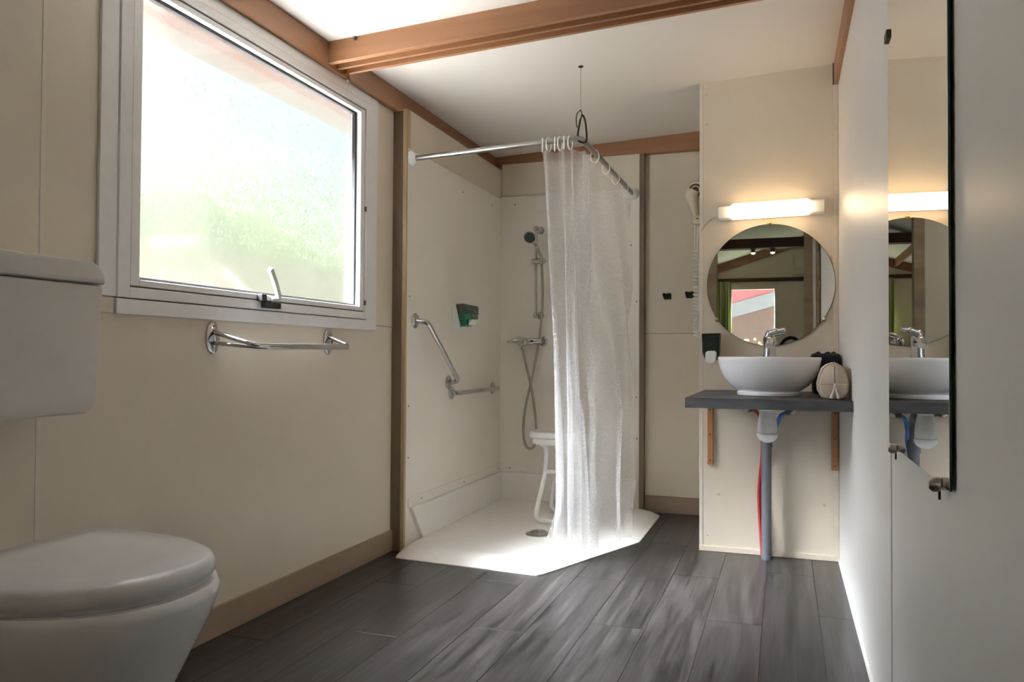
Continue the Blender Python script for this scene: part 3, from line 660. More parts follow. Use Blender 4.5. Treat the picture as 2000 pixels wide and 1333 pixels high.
hp = [(-1.358, 4.435, 1.445), (-1.358, 4.45, 1.36), (-1.362, 4.47, 1.25), (-1.373, 4.48, 1.12), (-1.390, 4.48, 0.98), (-1.420, 4.48, 0.82), (-1.440, 4.475, 0.72), (-1.462, 4.46, 0.60), (-1.472, 4.45, 0.50), (-1.466, 4.44, 0.41), (-1.446, 4.43, 0.362), (-1.418, 4.43, 0.352), (-1.395, 4.44, 0.385), (-1.393, 4.45, 0.47), (-1.405, 4.46, 0.57), (-1.432, 4.465, 0.72), (-1.455, 4.46, 0.82), (-1.469, 4.445, 0.90), (-1.472, 4.43, 0.945)]
bm = NB(); tube(bm, smooth_path(hp, 6), 0.0078, 10); obj('hose', bm, 'hose_metal', sr, smooth=True)
mx_ = thing('shower_mixer', (-1.45, YSH, 0.97), 'chrome lever mixer tap below the shower rail', 'mixer tap')
for x in (-1.375, -1.525):
    bm = NB(); lathe(bm, [(0.030, 0), (0.029, -0.008), (0.018, -0.014), (0.016, -0.055)], (x, YSH, 0.99), 'y', 20, True, True); obj('wall_rosette', bm, 'chrome', mx_, smooth=True)
bm = NB(); tube(bm, [(-1.365, YSH-0.06, 0.99), (-1.375, YSH-0.06, 0.99), (-1.42, YSH-0.065, 0.99), (-1.47, YSH-0.07, 0.985), (-1.53, YSH-0.06, 0.99), (-1.54, YSH-0.06, 0.99)], [0.012, 0.017, 0.019, 0.026, 0.018, 0.012], 16); obj('valve_body', bm, 'chrome', mx_, smooth=True)
obj('temperature_mark', bx(-1.440, -1.415, YSH-0.086, YSH-0.080, 0.985, 0.996), 'black_plastic', mx_)
bm = NB(); lathe(bm, [(0.026, 0), (0.026, -0.030), (0.020, -0.040)], (-1.47, YSH-0.08, 0.985), 'y', 20, True, True); obj('cartridge', bm, 'chrome', mx_, smooth=True)
bm = NB(); tube(bm, smooth_path([(-1.47, YSH-0.115, 0.985), (-1.50, YSH-0.125, 0.990), (-1.56, YSH-0.14, 0.986)]), [0.016]*8+[0.014]*5+[0.009]*4, 12); obj('lever', bm, 'chrome', mx_, smooth=True)
bm = NB(); lathe(bm, [(0.016, 0.035), (0.014, 0.01), (0.0125, 0.0)], (-1.472, 4.43, 0.935), 'z', 16, True, True); obj('hose_outlet', bm, 'chrome', mx_, smooth=True)

# shower stool, half hidden by the curtain
so = thing('shower_stool', (-1.10, 4.05, 0.02), 'white tubular shower stool half hidden by the curtain', 'stool')
P = [(-1.10 + 0.205*math.copysign(abs(math.cos(a))**0.6, math.cos(a)), 4.10 + 0.15*math.copysign(abs(math.sin(a))**0.6, math.sin(a))) for a in [2*PI*k/48 for k in range(48)]]
def sring(s, z): return [(-1.10+(p[0]+1.10)*s, 4.10+(p[1]-4.10)*s, z) for p in P]
bm = NB(); loft(bm, [sring(0.9, 0.462), sring(0.99, 0.466), sring(1.0, 0.480), sring(0.985, 0.492), sring(0.95, 0.497), sring(0.90, 0.486), sring(0.5, 0.484), sring(0.05, 0.484)]); obj('seat', bm, 'stool_white', so, smooth=True)
bm = NB(); loft(bm, [sring(0.90, 0.430), sring(0.92, 0.438), sring(0.92, 0.462), sring(0.85, 0.463)]); obj('seat_base', bm, 'stool_white', so, smooth=True)
for sgn in (-1, 1):
    for yy in (0, 1):
        y0, dy = (4.01, -0.05) if yy == 0 else (4.19, 0.05)
        pts = [(-1.10+sgn*0.170, y0, 0.446), (-1.10+sgn*0.135, y0, 0.440), (-1.10+sgn*0.095, y0+dy*0.2, 0.400), (-1.10+sgn*0.098, y0+dy*0.5, 0.28), (-1.10+sgn*0.135, y0+dy*0.95, 0.09), (-1.10+sgn*0.125, y0+dy, 0.042), (-1.10+sgn*0.07, y0+dy, 0.034), (-1.10, y0+dy, 0.034)]
        bm = NB(); tube(bm, smooth_path(pts, 6), 0.0125, 12); obj('leg', bm, 'stool_white', so, smooth=True)
for y in (3.985, 4.215):
    bm = NB(); tube(bm, [(-1.198, y, 0.29), (-1.002, y, 0.29)], 0.011, 12); obj('stretcher', bm, 'stool_white', so, smooth=True)

# ------------------------------------------------------------------ niche: hooks and hair dryer
for k, (x, z, lab) in enumerate(((-0.640, 1.250, 'black double wall hook nearer the shower'), (-0.513, 1.256, 'black double wall hook beside the dryer cord'))):
    h = thing('wall_hook', (x, YB, z), lab, 'hook', 'black hooks on the back wall')
    obj('base_plate', bx(x-0.022, x+0.022, YB-0.008, YB, z-0.018, z+0.018), 'black_plastic', h, bevel=0.004)
    for s in (-1, 1):
        bm = NB(); tube(bm, smooth_path([(x+s*0.010, YB-0.006, z), (x+s*0.013, YB-0.028, z-0.004), (x+s*0.015, YB-0.040, z+0.004), (x+s*0.016, YB-0.044, z+0.016)], 4), 0.0075, 10); obj('prong', bm, 'black_plastic', h, smooth=True)
hdx, hdy = -0.437, 4.12
hd_ = thing('hair_dryer', (hdx, hdy, 1.60), 'cream wall hair dryer with coiled cord beside the mirror wall', 'hair dryer')
bm = NB(); prism(bm, [(hdx-0.010, 1.585), (hdx+0.018, 1.585), (hdx+0.060, 1.80), (hdx+0.060, 1.60), (hdx+0.060, 1.585)][:2] + [(hdx+0.064, 1.585), (hdx+0.064, 1.72), (hdx-0.022, 1.705)], 'y', hdy-0.02, hdy+0.06); obj('holder', bm, 'cream_plastic', hd_, bevel=0.006)
bm = NB(); tube(bm, smooth_path([(hdx+0.010, hdy-0.035, 1.625), (hdx-0.002, hdy-0.045, 1.675), (hdx-0.012, hdy-0.05, 1.725), (hdx-0.004, hdy-0.05, 1.752)], 5), [0.014, 0.015, 0.016, 0.017, 0.018, 0.020, 0.022, 0.024, 0.027, 0.030, 0.032, 0.033, 0.034, 0.034, 0.034, 0.032], 16); obj('handle', bm, 'cream_plastic', hd_, smooth=True)
bm = NB(); tube(bm, [(hdx+0.008+0.038*math.cos(a), hdy-0.04, 1.752+0.038*math.sin(a)) for a in [2*PI*k/28 for k in range(28)]], 0.008, 10, closed=True); obj('nozzle_ring', bm, 'cream_plastic', hd_, smooth=True)
bm = NB(); lathe(bm, [(0.034, -0.05), (0.026, -0.056), (0.006, -0.058)], (hdx+0.008, hdy, 1.752), 'y', 24, False, True); gr = obj('grille', bm, 'brown_grille', hd_, smooth=True)
bm = NB(); tube(bm, [(hdx+0.008+0.020*math.cos(a), hdy-0.058, 1.752+0.020*math.sin(a)) for a in [2*PI*k/24 for k in range(24)]], 0.0035, 8, closed=True); obj('grille_ring', bm, 'cream_plastic', gr, smooth=True)
bm = NB(); lathe(bm, [(0.004, 0), (0.003, -0.003)], (hdx+0.014, hdy-0.02, 1.612), 'y', 10, False, True); obj('switch_dot', bm, 'black_plastic', hd_)
bm = NB(); tube(bm, [(hdx+0.002, hdy, 1.59), (hdx+0.001, hdy, 1.46)], 0.006, 10); obj('cord_lead', bm, 'white_plastic', hd_, smooth=True)
bm = NB(); tube(bm, [(hdx+0.014, hdy, 1.59), (hdx+0.013, hdy, 1.42)], 0.0035, 10); obj('cord_lead', bm, 'white_plastic', hd_, smooth=True)
hel = [(hdx+0.004+0.0105*math.cos(t), hdy+0.0105*math.sin(t), lerp(1.46, 1.005, t/(2*PI*24))) for t in [2*PI*24*k/(24*14) for k in range(24*14+1)]]
bm = NB(); tube(bm, hel, 0.0042, 6); obj('coiled_cord', bm, 'white_plastic', hd_, smooth=True)

# ------------------------------------------------------------------ washbasin group
CT, CB_, CF = 0.748, 0.710, 2.985
ct = thing('worktop', (-0.06, 3.40, CB_), 'dark slate-look worktop under the washbasin', 'worktop')
obj('board', bx(-0.352, XR-0.001, CF, YS-0.001, CB_, CT), 'slate', ct, bevel=0.0015)
obj('front_edge', bx(-0.352, XR-0.001, CF-0.0012, CF+0.0005, CB_+0.0006, CT-0.0008), 'slate_edge', ct)
for (x, lab) in ((-0.326, 'slim wooden support batten at the left end of the worktop'), (0.209, 'slim wooden support batten beside the right wall')):
    bk = thing('support_batten', (x, YS-0.02, 0.405), lab, 'bracket', 'wooden battens under the worktop')
    zb = 0.402
    obj('batten', bx(x-0.0125, x+0.0125, YS-0.022, YS-0.0005, zb, CB_), 'bracket_wood', bk, bevel=0.0015)
    for z in (zb+0.02, zb+0.14, zb+0.252):
        bm = NB(); lathe(bm, [(0.004, 0), (0.0034, -0.0014), (0.001, -0.002)], (x, YS-0.022, z), 'y', 10, False, True); obj('screw', bm, 'screw_dark', bk, smooth=True)
BX_, BY_ = -0.060, 3.315
bs = thing('washbasin', (BX_, BY_, CT), 'round white ceramic vessel washbasin on the dark worktop', 'washbasin')
prof = [(0.110, 0.0), (0.122, 0.002), (0.124, 0.012), (0.117, 0.018), (0.128, 0.024), (0.152, 0.042), (0.175, 0.072), (0.190, 0.105), (0.1975, 0.140), (0.1990, 0.150), (0.197, 0.1535), (0.192, 0.152), (0.186, 0.140), (0.175, 0.105), (0.150, 0.065), (0.105, 0.038), (0.05, 0.028), (0.024, 0.026)]
bm = NB(); lathe(bm, prof, (BX_, BY_, CT), 'z', 64, True, True); obj('bowl', bm, 'ceramic', bs, smooth=True)
bm = NB(); rings = []
for (s, z) in ((0.5, 0.115), (0.9, 0.128), (1.0, 0.142), (1.0, 0.152), (0.95, 0.1545)):
    rings.append([(BX_+0.055*s*math.cos(a), BY_+0.155+0.042*s*math.sin(a), CT+z) for a in [2*PI*k/28 for k in range(28)]])
loft(bm, rings); obj('tap_ledge', bm, 'ceramic', bs, smooth=True)
bm = NB(); lathe(bm, [(0.028, 0.0), (0.026, 0.004), (0.010, 0.006)], (BX_, BY_, CT+0.026), 'z', 24, False, True); obj('plug', bm, 'chrome', bs, smooth=True)
FX, FY, FZ = BX_, BY_+0.155, CT+0.1545
fa_ = thing('basin_tap', (FX, FY, FZ), 'chrome single-lever tap at the back of the washbasin', 'tap')
bm = NB(); lathe(bm, [(0.027, 0), (0.027, 0.004), (0.0245, 0.010), (0.0235, 0.050), (0.0255, 0.072), (0.023, 0.085), (0.012, 0.092)], (FX, FY, FZ), 'z', 28, True, True); obj('tap_body', bm, 'chrome', fa_, smooth=True)
bm = NB(); tube(bm, smooth_path([(FX, FY-0.005, FZ+0.055), (FX, FY-0.05, FZ+0.070), (FX, FY-0.10, FZ+0.062), (FX, FY-0.115, FZ+0.045)]), [0.021]*8+[0.018]*9+[0.016]*8, 16); obj('spout', bm, 'chrome', fa_, smooth=True)
bm = NB(); tube(bm, smooth_path([(FX-0.004, FY, FZ+0.085), (FX+0.006, FY-0.004, FZ+0.100), (FX+0.03, FY-0.015, FZ+0.109), (FX+0.062, FY-0.030, FZ+0.113)]), [0.019]*8+[0.012]*9+[0.008]*8, 12); obj('lever', bm, 'chrome', fa_, smooth=True)
bm = NB(); lathe(bm, [(0.004, 0), (0.003, -0.002)], (FX+0.002, FY-0.0245, FZ+0.078), 'y', 10, False, True); obj('temperature_dot', bm, 'black_plastic', fa_)
# trap and waste
wt = thing('bottle_trap', (-0.066, 3.32, 0.56), 'white bottle trap with grey waste pipe under the worktop', 'trap')
TX, TY = -0.066, 3.33
bm = NB(); lathe(bm, [(0.030, 0.712), (0.030, 0.690), (0.028, 0.684)], (TX, TY, 0), 'z', 24, True, True); obj('collar', bm, 'pvc_white', wt, smooth=True)
bm = NB(); lathe(bm, [(0.028, 0.684), (0.030, 0.676), (0.036, 0.645), (0.038, 0.622), (0.038, 0.596)], (TX, TY, 0), 'z', 28, True, True); obj('trap_body', bm, 'pvc_white', wt, smooth=True)
bm = NB(); lathe(bm, [(0.0395, 0.594), (0.0405, 0.588), (0.039, 0.578), (0.030, 0.566), (0.015, 0.558), (0.003, 0.556)], (TX, TY, 0), 'z', 28, True, True); obj('trap_cap', bm, 'pvc_white', wt, smooth=True)
bm = NB(); tube(bm, fillet([(TX, TY+0.03, 0.655), (TX-0.004, TY+0.14, 0.655)], 0.01), 0.020, 16); obj('outlet', bm, 'pvc_white', wt, smooth=True)
bm = NB(); tube(bm, fillet([(TX-0.004, TY+0.12, 0.655), (-0.077, 3.690, 0.655), (-0.077, 3.690, 0.0)], 0.07, 10), 0.0215, 20); pp = obj('waste_pipe', bm, 'pipe_grey', wt, smooth=True)
bm = NB(); tube(bm, [(-0.077, 3.690, 0.57), (-0.077, 3.690, 0.50)], 0.0255, 20); obj('pipe_socket', bm, 'pipe_grey', pp, smooth=True)
for (nm, lab, mat, ptsA, ptsB) in (
    ('supply_hose', 'red hot water hose behind the grey waste pipe', 'hose_red', [(-0.135, 3.46, 0.682), (-0.118, 3.50, 0.672), (-0.100, 3.58, 0.635), (-0.096, 3.70, 0.56), (-0.096, 3.735, 0.45), (-0.110, 3.735, 0.28), (-0.100, 3.72, 0.09), (-0.095, 3.72, 0.005)], (-0.148, 3.45, 0.680)),
    ('supply_hose', 'blue cold water hose beside the white bottle trap', 'hose_blue', [(0.010, 3.45, 0.672), (-0.015, 3.48, 0.655), (-0.036, 3.57, 0.60), (-0.052, 3.70, 0.55), (-0.075, 3.745, 0.44), (-0.096, 3.748, 0.29), (-0.088, 3.748, 0.10), (-0.085, 3.735, 0.005)], (0.030, 3.45, 0.674))):
    h = thing(nm, ptsA[-1], lab, 'hose', 'water hoses under the worktop')
    bm = NB(); tube(bm, smooth_path(ptsA, 6), 0.0082, 12); obj('flexible_hose', bm, mat, h, smooth=True)
    a, b_ = Vector(ptsA[0]), Vector(ptsB); d = (b_-a).normalized()
    bm = NB(); tube(bm, [a-d*0.008, a+d*0.014], 0.0115, 6); obj('hose_nut', bm, 'screw_dark', h)
    s = 1 if b_.x > a.x else -1
    bm = NB(); tube(bm, smooth_path([a, b_, b_+Vector((s*0.012, 0, 0.012)), b_+Vector((s*0.014, 0, 0.022))], 5), 0.0085, 10); obj('elbow', bm, 'steel', h, smooth=True)

# soap dispenser at the basin
s2 = thing('soap_dispenser', (-0.315, YS, 0.88), 'wall soap dispenser with dark teal soap left of the washbasin', 'soap dispenser')
dx0, dx1 = -0.359, -0.277
obj('back_plate', bx(dx0+0.004, dx1-0.004, YS-0.012, YS, 0.89, 1.004), 'white_plastic', s2, bevel=0.003)
bm = NB(); prism(bm, [(dx0, 1.008), (dx1, 1.010), (dx1-0.004, 0.91), (dx1-0.014, 0.885), (dx0+0.016, 0.885), (dx0+0.003, 0.92)], 'y', YS-0.085, YS-0.012); obj('tank', bm, 'tank_dark', s2, bevel=0.004)
bm = NB(); prism(bm, [(dx0+0.006, 0.988), (dx1-0.006, 0.990), (dx1-0.009, 0.912), (dx1-0.018, 0.892), (dx0+0.020, 0.892), (dx0+0.009, 0.922)], 'y', YS-0.082, YS-0.014); obj('soap_fill', bm, 'soap_teal', s2)
bm = NB(); prism(bm, [(dx0+0.018, 0.920), (dx0+0.028, 0.928), (dx1-0.022, 0.929), (dx1-0.014, 0.920), (dx1-0.017, 0.880), (dx1-0.030, 0.869), (dx0+0.028, 0.870), (dx0+0.017, 0.885)], 'y', YS-0.100, YS-0.075); obj('push_button', bm, 'white_plastic', s2, bevel=0.006, bseg=3)

# lamp above the mirror
lm = thing('wall_lamp', (-0.062, YS, 1.53), 'lit white tube lamp above the round mirror', 'lamp')
def lx(x): return 1.571 + 0.016*(x+0.062)
bm = NB(); rings = []
for x in (-0.290, 0.168):
    z = lx(x); rings.append([(x, YS, z-0.034), (x, YS-0.032, z-0.034), (x, YS-0.042, z-0.026), (x, YS-0.042, z+0.026), (x, YS-0.032, z+0.034), (x, YS, z+0.034)])
loft(bm, rings); obj('housing', bm, 'white_plastic', lm, bevel=0.003)
bm = NB(); rings = []
N = 22
for k, (x, s) in enumerate(((-0.229, 0.86), (-0.226, 0.94), (-0.218, 1.0), (0.095, 1.0), (0.103, 0.94), (0.106, 0.86))):
    z = lx(x); rings.append([(x, YS-0.036 - 0.040*s*math.sin(PI*i/N), z + 0.037*s*math.cos(PI*i/N)) for i in range(N+1)])
loft(bm, rings); obj('diffuser', bm, 'lamp_glow', lm, smooth=True)
bm = NB(); tube(bm, smooth_path([(-0.29, YS-0.004, 1.556), (-0.325, YS-0.004, 1.545), (-0.355, YS-0.004, 1.515), (XP-0.004, YS+0.002, 1.475)], 5), 0.003, 8); obj('cable', bm, 'trim_cream', lm, smooth=True)

# round mirror
rm = thing('round_mirror', (-0.064, YS, 0.953), 'frameless round mirror above the washbasin', 'mirror')
MR, MX, MZ = 0.278, -0.064, 1.231
bm = NB(); lathe(bm, [(MR, -0.006), (MR-0.0015, -0.0105)], (MX, YS, MZ), 'y', 96, False, True); obj('mirror_glass', bm, 'mirror', rm)
bm = NB(); lathe(bm, [(MR-0.01, -0.002), (MR+0.0005, -0.004), (MR+0.0005, -0.0075), (MR-0.0005, -0.0085)], (MX, YS, MZ), 'y', 96, True, False); obj('backing', bm, 'zip_grey', rm)
for ang, mt_ in ((90, 'brass'), (214, 'steel'), (325, 'chrome'), (196, None)):
    if mt_ is None: continue
    a = math.radians(ang); c = (MX+(MR+0.003)*math.cos(a), YS, MZ+(MR+0.003)*math.sin(a))
    bm = NB(); lathe(bm, [(0.009, 0), (0.009, -0.016), (0.006, -0.020), (0.002, -0.021)], c, 'y', 16, True, True); obj('mirror_clip', bm, mt_, rm, smooth=True)

# tall mirror on the right wall
tm = thing('tall_mirror', (XR, 1.59, 0.71), 'tall frameless mirror on the right wall', 'mirror')
ty0, ty1, tz0, tz1 = 1.250, 1.925, 0.712, 2.02
obj('mirror_glass', bx(XR-0.0085, XR-0.0080, ty0+0.0008, ty1-0.0008, tz0+0.0008, tz1-0.0008), 'mirror', tm)
obj('glass_edge', bx(XR-0.0080, XR-0.0050, ty0, ty1, tz0, tz1), 'mirror_edge', tm)
for (y, z, r_) in ((1.80, 0.712, 0.010), (1.315, 0.712, 0.011)):
    bm = NB(); lathe(bm, [(r_*0.7, 0), (r_*0.7, -0.008), (r_, -0.010), (r_, -0.020), (r_*0.6, -0.025)], (XR, y, z), 'x', 18, True, True); cl = obj('mirror_clip', bm, 'steel', tm, smooth=True)
    obj('clip_hook', bx(XR-0.012, XR-0.009, y-0.003, y+0.003, z-0.022, z), 'black_plastic', cl)
obj('side_clip', bx(XR-0.014, XR-0.001, 1.905, 1.945, 1.612, 1.632), 'screw_dark', tm, bevel=0.002)

# towel and toiletry bag
tw = thing('folded_towel', (0.165, 3.62, CT), 'dark navy rolled towel standing behind the toiletry bag', 'towel')
def blob_ring(cx, cy, hx, hy, z, p=0.45, wob=0.0, ph=0.0):
    return [(cx + hx*math.copysign(abs(math.cos(a))**p, math.cos(a))*(1+wob*math.sin(5*a+ph)), cy + hy*math.copysign(abs(math.sin(a))**p, math.sin(a))*(1+wob*math.cos(4*a+ph)), z) for a in [2*PI*k/48 for k in range(48)]]
bm = NB(); loft(bm, [blob_ring(0.163, 3.62, 0.046, 0.09, CT), blob_ring(0.163, 3.62, 0.050, 0.10, CT+0.008, wob=0.02), blob_ring(0.165, 3.62, 0.053, 0.105, CT+0.05, wob=0.03, ph=1), blob_ring(0.165, 3.62, 0.054, 0.108, CT+0.10, wob=0.03, ph=2), blob_ring(0.166, 3.62, 0.057, 0.11, CT+0.140, wob=0.03, ph=2.5), blob_ring(0.164, 3.62, 0.057, 0.105, CT+0.162, wob=0.03, ph=3), blob_ring(0.164, 3.62, 0.050, 0.095, CT+0.170, wob=0.05, ph=3)])
obj('towel_body', bm, 'navy_towel', tw, smooth=True)
for (x, y) in ((0.135, 3.58), (0.172, 3.57), (0.196, 3.59)):
    bm = NB(); tube(bm, smooth_path([(x-0.02, y-0.03, CT+0.158), (x, y, CT+0.172), (x+0.012, y+0.08, CT+0.166)], 5), 0.0065, 10); obj('towel_fold', bm, 'navy_towel', tw, smooth=True)
bg_ = thing('toiletry_bag', (0.175, 3.15, CT), 'cream woven toiletry bag with zip on the worktop end', 'bag')
bcx = 0.1665
prof_b = [(-0.022, 0.0), (-0.038, 0.006), (-0.050, 0.028), (-0.0525, 0.055), (-0.046, 0.085), (-0.035, 0.113), (-0.018, 0.127), (0.004, 0.134), (0.020, 0.126), (0.036, 0.114), (0.046, 0.088), (0.0525, 0.055), (0.050, 0.026), (0.036, 0.006), (0.020, 0.0)]
bm = NB(); rings = []
for (y, s) in ((3.052, 0.80), (3.058, 0.92), (3.075, 1.0), (3.22, 1.0), (3.245, 0.92), (3.25, 0.8)):
    rings.append([(bcx + p[0]*s, y, CT + 0.001 + 0.06 + (p[1]-0.06)*s if s < 1 else CT + 0.001 + p[1]) for p in prof_b])
rings = [[(p[0], p[1], max(p[2], CT+0.0008)) for p in r_] for r_ in rings]
loft(bm, rings); obj('bag_body', bm, 'bag_cloth', bg_, smooth=True)
bm = NB(); tube(bm, [(bcx + p[0]*0.96, 3.062, CT+0.003+0.06+(p[1]-0.06)*0.96) for p in prof_b], 0.0022, 8, closed=True); obj('piping', bm, 'bag_piping', bg_, smooth=True)
obj('zip_tape', bx(bcx-0.004, bcx+0.013, 3.0495, 3.056, CT+0.062, CT+0.120), 'zip_tape', bg_, bevel=0.001)
obj('zip_teeth', bx(bcx+0.0025, bcx+0.0055, 3.0480, 3.052, CT+0.060, CT+0.122), 'zip_grey', bg_)
obj('seam_tape', bx(bcx-0.044, bcx+0.044, 3.0500, 3.0535, CT+0.0535, CT+0.058), 'bag_piping', bg_)
zp = obj('zip_pull', bx(bcx, bcx+0.008, 3.043, 3.050, CT+0.044, CT+0.060), 'tassel', bg_, bevel=0.002)
for s in (-1, 1):
    bm = NB(); tube(bm, [(bcx+0.004, 3.046, CT+0.050), (bcx+0.004+s*0.006, 3.044, CT+0.028), (bcx+0.004+s*0.013, 3.042, CT+0.006)], [0.002, 0.0035, 0.0055], 8); obj('tassel_strand', bm, 'tassel', zp, smooth=True)

# ------------------------------------------------------------------ living room seen in the round mirror
def zl(x): return 2.12 + 0.31*(x+0.85)
bm = NB()
FY0 = -3.2
box(bm, -1.30, -0.72, FY0-0.08, FY0, -0.1, 3.3); box(bm, -0.06, 1.9, FY0-0.08, FY0, -0.1, 3.3); box(bm, -0.72, -0.06, FY0-0.08, FY0, 1.86, 3.3)
wlf = struct(obj('wall_living_far', bm, 'panel'), 'far beige gable wall of the living room')
struct(obj('wall_living_left', bx(-1.30, -1.20, -3.28, 0.2, -0.1, 2.3), 'panel'))
struct(obj('wall_living_right', bx(1.80, 1.90, -3.28, 0.2, -0.1, 3.3), 'panel'))
struct(slab('ceiling_living', -1.3, 1.95, -3.28, 0.30, 0.06, 'ceiling_white', zl))
bm = NB(); prism(bm, [(-1.2, zl(-1.2)-0.105), (1.0, zl(1.0)-0.105), (1.0, zl(1.0)+0.01), (-1.2, zl(-1.2)+0.01)], 'y', FY0-0.01, FY0+0.04); struct(obj('trim_5', bm, 'beam_x'), 'sloping brown rafter on the far gable wall')
struct(obj('trim_6', bx(-1.2, 1.8, FY0-0.01, FY0+0.03, 1.885, 1.935), 'beam_dark'), 'dark level rail above the far glass door')
struct(obj('trim_7', bx(-1.2, 1.8, -1.27, -1.13, 2.055, 2.155), 'beam_dark'), 'dark ceiling beam carrying two spotlights')
struct(obj('trim_8', bx(-1.2, 1.8, -1.26, -1.14, 2.155, 2.9), 'beam_dark') if False else obj('trim_8', bx(-0.87, -0.845, -3.17, -1.27, 2.03, 2.14), 'beam_y'), 'brown batten at the low edge of the living room ceiling')
dn = sroot('door_1', 'glazed white outer door reflected in the round mirror', (-0.39, FY0, 0))
for (a, b_, c, d) in ((-0.72, -0.66, 0, 1.86), (-0.12, -0.06, 0, 1.86), (-0.66, -0.12, 1.79, 1.86), (-0.66, -0.12, 0, 0.55)):
    obj('door_rail', bx(a, b_, FY0-0.06, FY0-0.01, c, d), 'switch_white', dn, bevel=0.003)
obj('pane', bx(-0.66, -0.12, FY0-0.04, FY0-0.035, 0.55, 1.79), 'clear_glass', dn)
lc = NB(); uvx = []
for zz in (1.89, 0.06):
    uvx.append([lc.verts.new((-0.835 + 0.17*k/60, FY0+0.07 + 0.022*math.sin(k/60*2*PI*5), zz)) for k in range(61)])
for k in range(60): lc.faces.new((uvx[0][k], uvx[0][k+1], uvx[1][k+1], uvx[1][k]))
dc = tag(obj('door_curtain', lc, 'stripe_cloth', smooth=True), 'green and cream striped curtain reflected in the round mirror', 'curtain')
md = dc.modifiers.new('thick', 'SOLIDIFY'); md.thickness = 0.003
for (x, lab) in ((-0.315, 'lit spotlight on the left of the dark living room beam'), (-0.118, 'lit spotlight on the right of the dark living room beam')):
    s_ = thing('spotlight', (x, -1.2, 2.05), lab, 'spotlight', 'spotlights reflected in the mirror')
    bm = NB(); lathe(bm, [(0.030, 0), (0.030, -0.012)], (x, -1.2, 2.055), 'z', 18, True, True); obj('base', bm, 'zip_grey', s_, smooth=True)
    bm = NB(); lathe(bm, [(0.016, -0.008), (0.026, -0.035), (0.027, -0.045)], (x, -1.2, 2.055), 'z', 18, True, False); obj('shade', bm, 'zip_grey', s_, smooth=True)
    bm = NB(); ball(bm, (x, -1.2, 2.055-0.042), 0.022, 14, (1, 1, 0.7)); obj('bulb', bm, 'bulb_glow', s_, smooth=True)
eb = thing('fuse_box', (0.185, FY0, 1.97), 'pale fuse box high on the far wall in the mirror', 'fuse box')
obj('case', bx(0.125, 0.245, FY0, FY0+0.06, 1.975, 2.235), 'switch_white', eb, bevel=0.006)
obj('cover', bx(0.135, 0.235, FY0+0.06, FY0+0.068, 2.05, 2.15), 'panel', eb, bevel=0.003)
ch = thing('stand_in_chair', (0.066, -1.55, 0), 'made-up black chair standing in for a dark head shape in the round mirror', 'chair')  # invented chair; its hoop replaces a dark head-like shape in the mirror
bm = NB(); tube(bm, [(0.066+0.13*math.cos(a), -1.75, 0.92+0.20*math.sin(a)) for a in [2*PI*k/40 for k in range(40)]], 0.02, 12, closed=True); obj('back_hoop', bm, 'black_plastic', ch, smooth=True)
bm = NB(); lathe(bm, [(0.195, 0.44), (0.20, 0.455), (0.195, 0.47)], (0.066, -1.55, 0), 'z', 36, True, True); obj('seat', bm, 'black_plastic', ch, smooth=True)
for sx in (-1, 1):
    for sy in (-1, 1):
        bm = NB(); tube(bm, [(0.066+sx*0.12, -1.55+sy*0.12, 0.45), (0.066+sx*0.17, -1.55+sy*0.17, 0.0)], 0.012, 10); obj('leg', bm, 'black_plastic', ch, smooth=True)
    bm = NB(); tube(bm, [(0.066+sx*0.10, -1.70, 0.46), (0.066+sx*0.10, -1.75, 0.80)], 0.012, 10); obj('back_post', bm, 'black_plastic', ch, smooth=True)

# ------------------------------------------------------------------ outdoors
struct(obj('ground', bx(-40, 40, -40, 40, -0.6, -0.5), 'lawn'), 'green lawn around the cabin')
struct(obj('bounce_ground', bx(-8.5, XL-0.1, -6, 12, -0.5, -0.42), 'bounce_gravel'), 'added unseen pale ground bouncing sunlight up through the window')  # added out of view: sunlit pale slab that bounces light onto the ceiling
struct(obj('roof_eave', bx(-2.03, XL-0.06, -3.4, 4.8, 1.985, 2.10), 'eave_brown'), 'brown roof overhang outside the frosted window')
fe = thing('garden_fence', (-5.0, 3.0, -0.5), 'tan board fence blurred behind the frosted window', 'fence')
for k in range(17):
    y = -1.0 + k*0.42
    obj('board', bx(-5.02, -4.99, y, y+0.40, -0.45, 1.62), 'fence_tan', fe)
he = NB(); bmesh.ops.create_grid(he, x_segments=60, y_segments=24, size=1)
for v in he.verts:
    y, z = v.co.x*11 + 13, (v.co.y+1)*0.5
    v.co = Vector((-9 + 1.2*(1-z)**0.5*0 - 0.9*math.cos(z*PI/2)*-1 + 0.12*math.sin(y*3.1+z*9) + 0.06*math.sin(y*7.3-z*17), y, -0.5 + z*(3.6+0.2*math.sin(y*0.8)+0.1*math.sin(y*4.1))))
hd2 = tag(obj('hedge', he, 'hedge_green', smooth=True), 'tall green hedge blurred behind the frosted window', 'hedge')
random.seed(11); bm = NB()
for k in range(22000):
    y = random.uniform(4, 23.5); z = 2.6 + 1.9*abs(random.gauss(0, 0.5)); sz = random.uniform(0.025, 0.05)
    q = Matrix.Translation((-8.3+random.uniform(-0.4, 0.4), y, z)) @ Matrix.Rotation(random.uniform(0, 6), 4, 'X') @ Matrix.Rotation(random.uniform(-0.9, 0.9), 4, 'Z')
    bm.faces.new([bm.verts.new(q @ Vector(p_)) for p_ in ((0, -sz*0.5, 0), (0, 0, -sz), (0, sz*0.5, 0), (0, 0, sz))])
hl = obj('leaves', bm, 'hedge_leaf', hd2); hl['kind'] = 'stuff'
md = hd2.modifiers.new('thick', 'SOLIDIFY'); md.thickness = 0.8; md.offset = 0
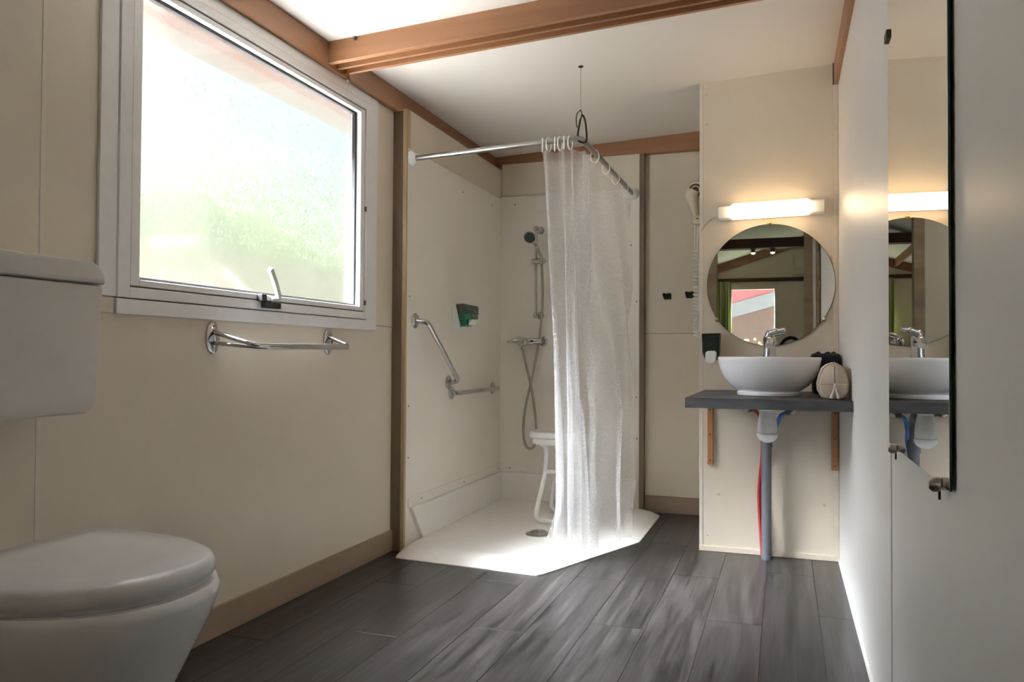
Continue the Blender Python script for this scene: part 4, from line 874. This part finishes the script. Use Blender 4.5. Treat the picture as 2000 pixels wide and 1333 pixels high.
cb = thing('neighbour_cabin', (-0.5, -7.5, -0.5), 'brown wooden cabin with red roof reflected through the door', 'cabin')
obj('wall', bx(-4, 3, -8.6, -7.0, 1.02, 2.4), 'cabin_wood', cb)
obj('lower_wall', bx(-4, 3, -8.6, -7.05, -0.5, 1.02), 'cabin_dark', cb)
def rz_(x): return 2.055 + 0.28*(x+0.163)
bm = NB(); prism(bm, [(-2.5, rz_(-2.5)-0.25), (2.5, rz_(2.5)-0.25), (2.5, rz_(2.5)+0.0), (-2.5, rz_(-2.5)+0.0)], 'y', -6.99, -6.93); obj('bargeboard', bm, 'fascia_grey', cb)
bm = NB(); prism(bm, [(-2.5, rz_(-2.5)), (2.5, rz_(2.5)), (2.5, rz_(2.5)+1.3), (-2.5, rz_(-2.5)+1.3)], 'y', -8.6, -6.96); obj('roof', bm, 'roof_red', cb)
fp = thing('flower_bush', (-0.3, -3.7, -0.5), 'leafy bush with yellow flowers outside the reflected door', 'bush')
random.seed(3); bm = NB(); bf = NB()
for k in range(240):
    c = Vector((random.uniform(-0.75, -0.02), random.uniform(-3.85, -3.5), random.uniform(-0.4, 1.14) - 0.0)); s = random.uniform(0.02, 0.045)
    if c.z > 0.95 + 0.25*(c.x+0.5): c.z -= 0.2
    q = Matrix.Translation(c) @ Matrix.Rotation(random.uniform(0, 6), 4, 'Z') @ Matrix.Rotation(random.uniform(-1, 1), 4, 'X')
    vs = [bm.verts.new(q @ Vector(p)) for p in ((0, 0, 0), (s*0.5, s, 0.01), (0, s*2.2, 0), (-s*0.5, s, 0.01))]; bm.faces.new(vs)
for k in range(16):
    ball(bf, (random.uniform(-0.6, -0.1), random.uniform(-3.8, -3.5), random.uniform(1.0, 1.2)), 0.018, 8)
lf_ = obj('leaves', bm, 'leaf', fp); lf_['kind'] = 'stuff'
fl_ = obj('flowers', bf, 'petal', fp, smooth=True); fl_['kind'] = 'stuff'
bm = NB(); tube(bm, [(-0.38, -3.68, -0.5), (-0.36, -3.68, 0.9)], 0.015, 8); obj('stem', bm, 'bracket_wood', fp)
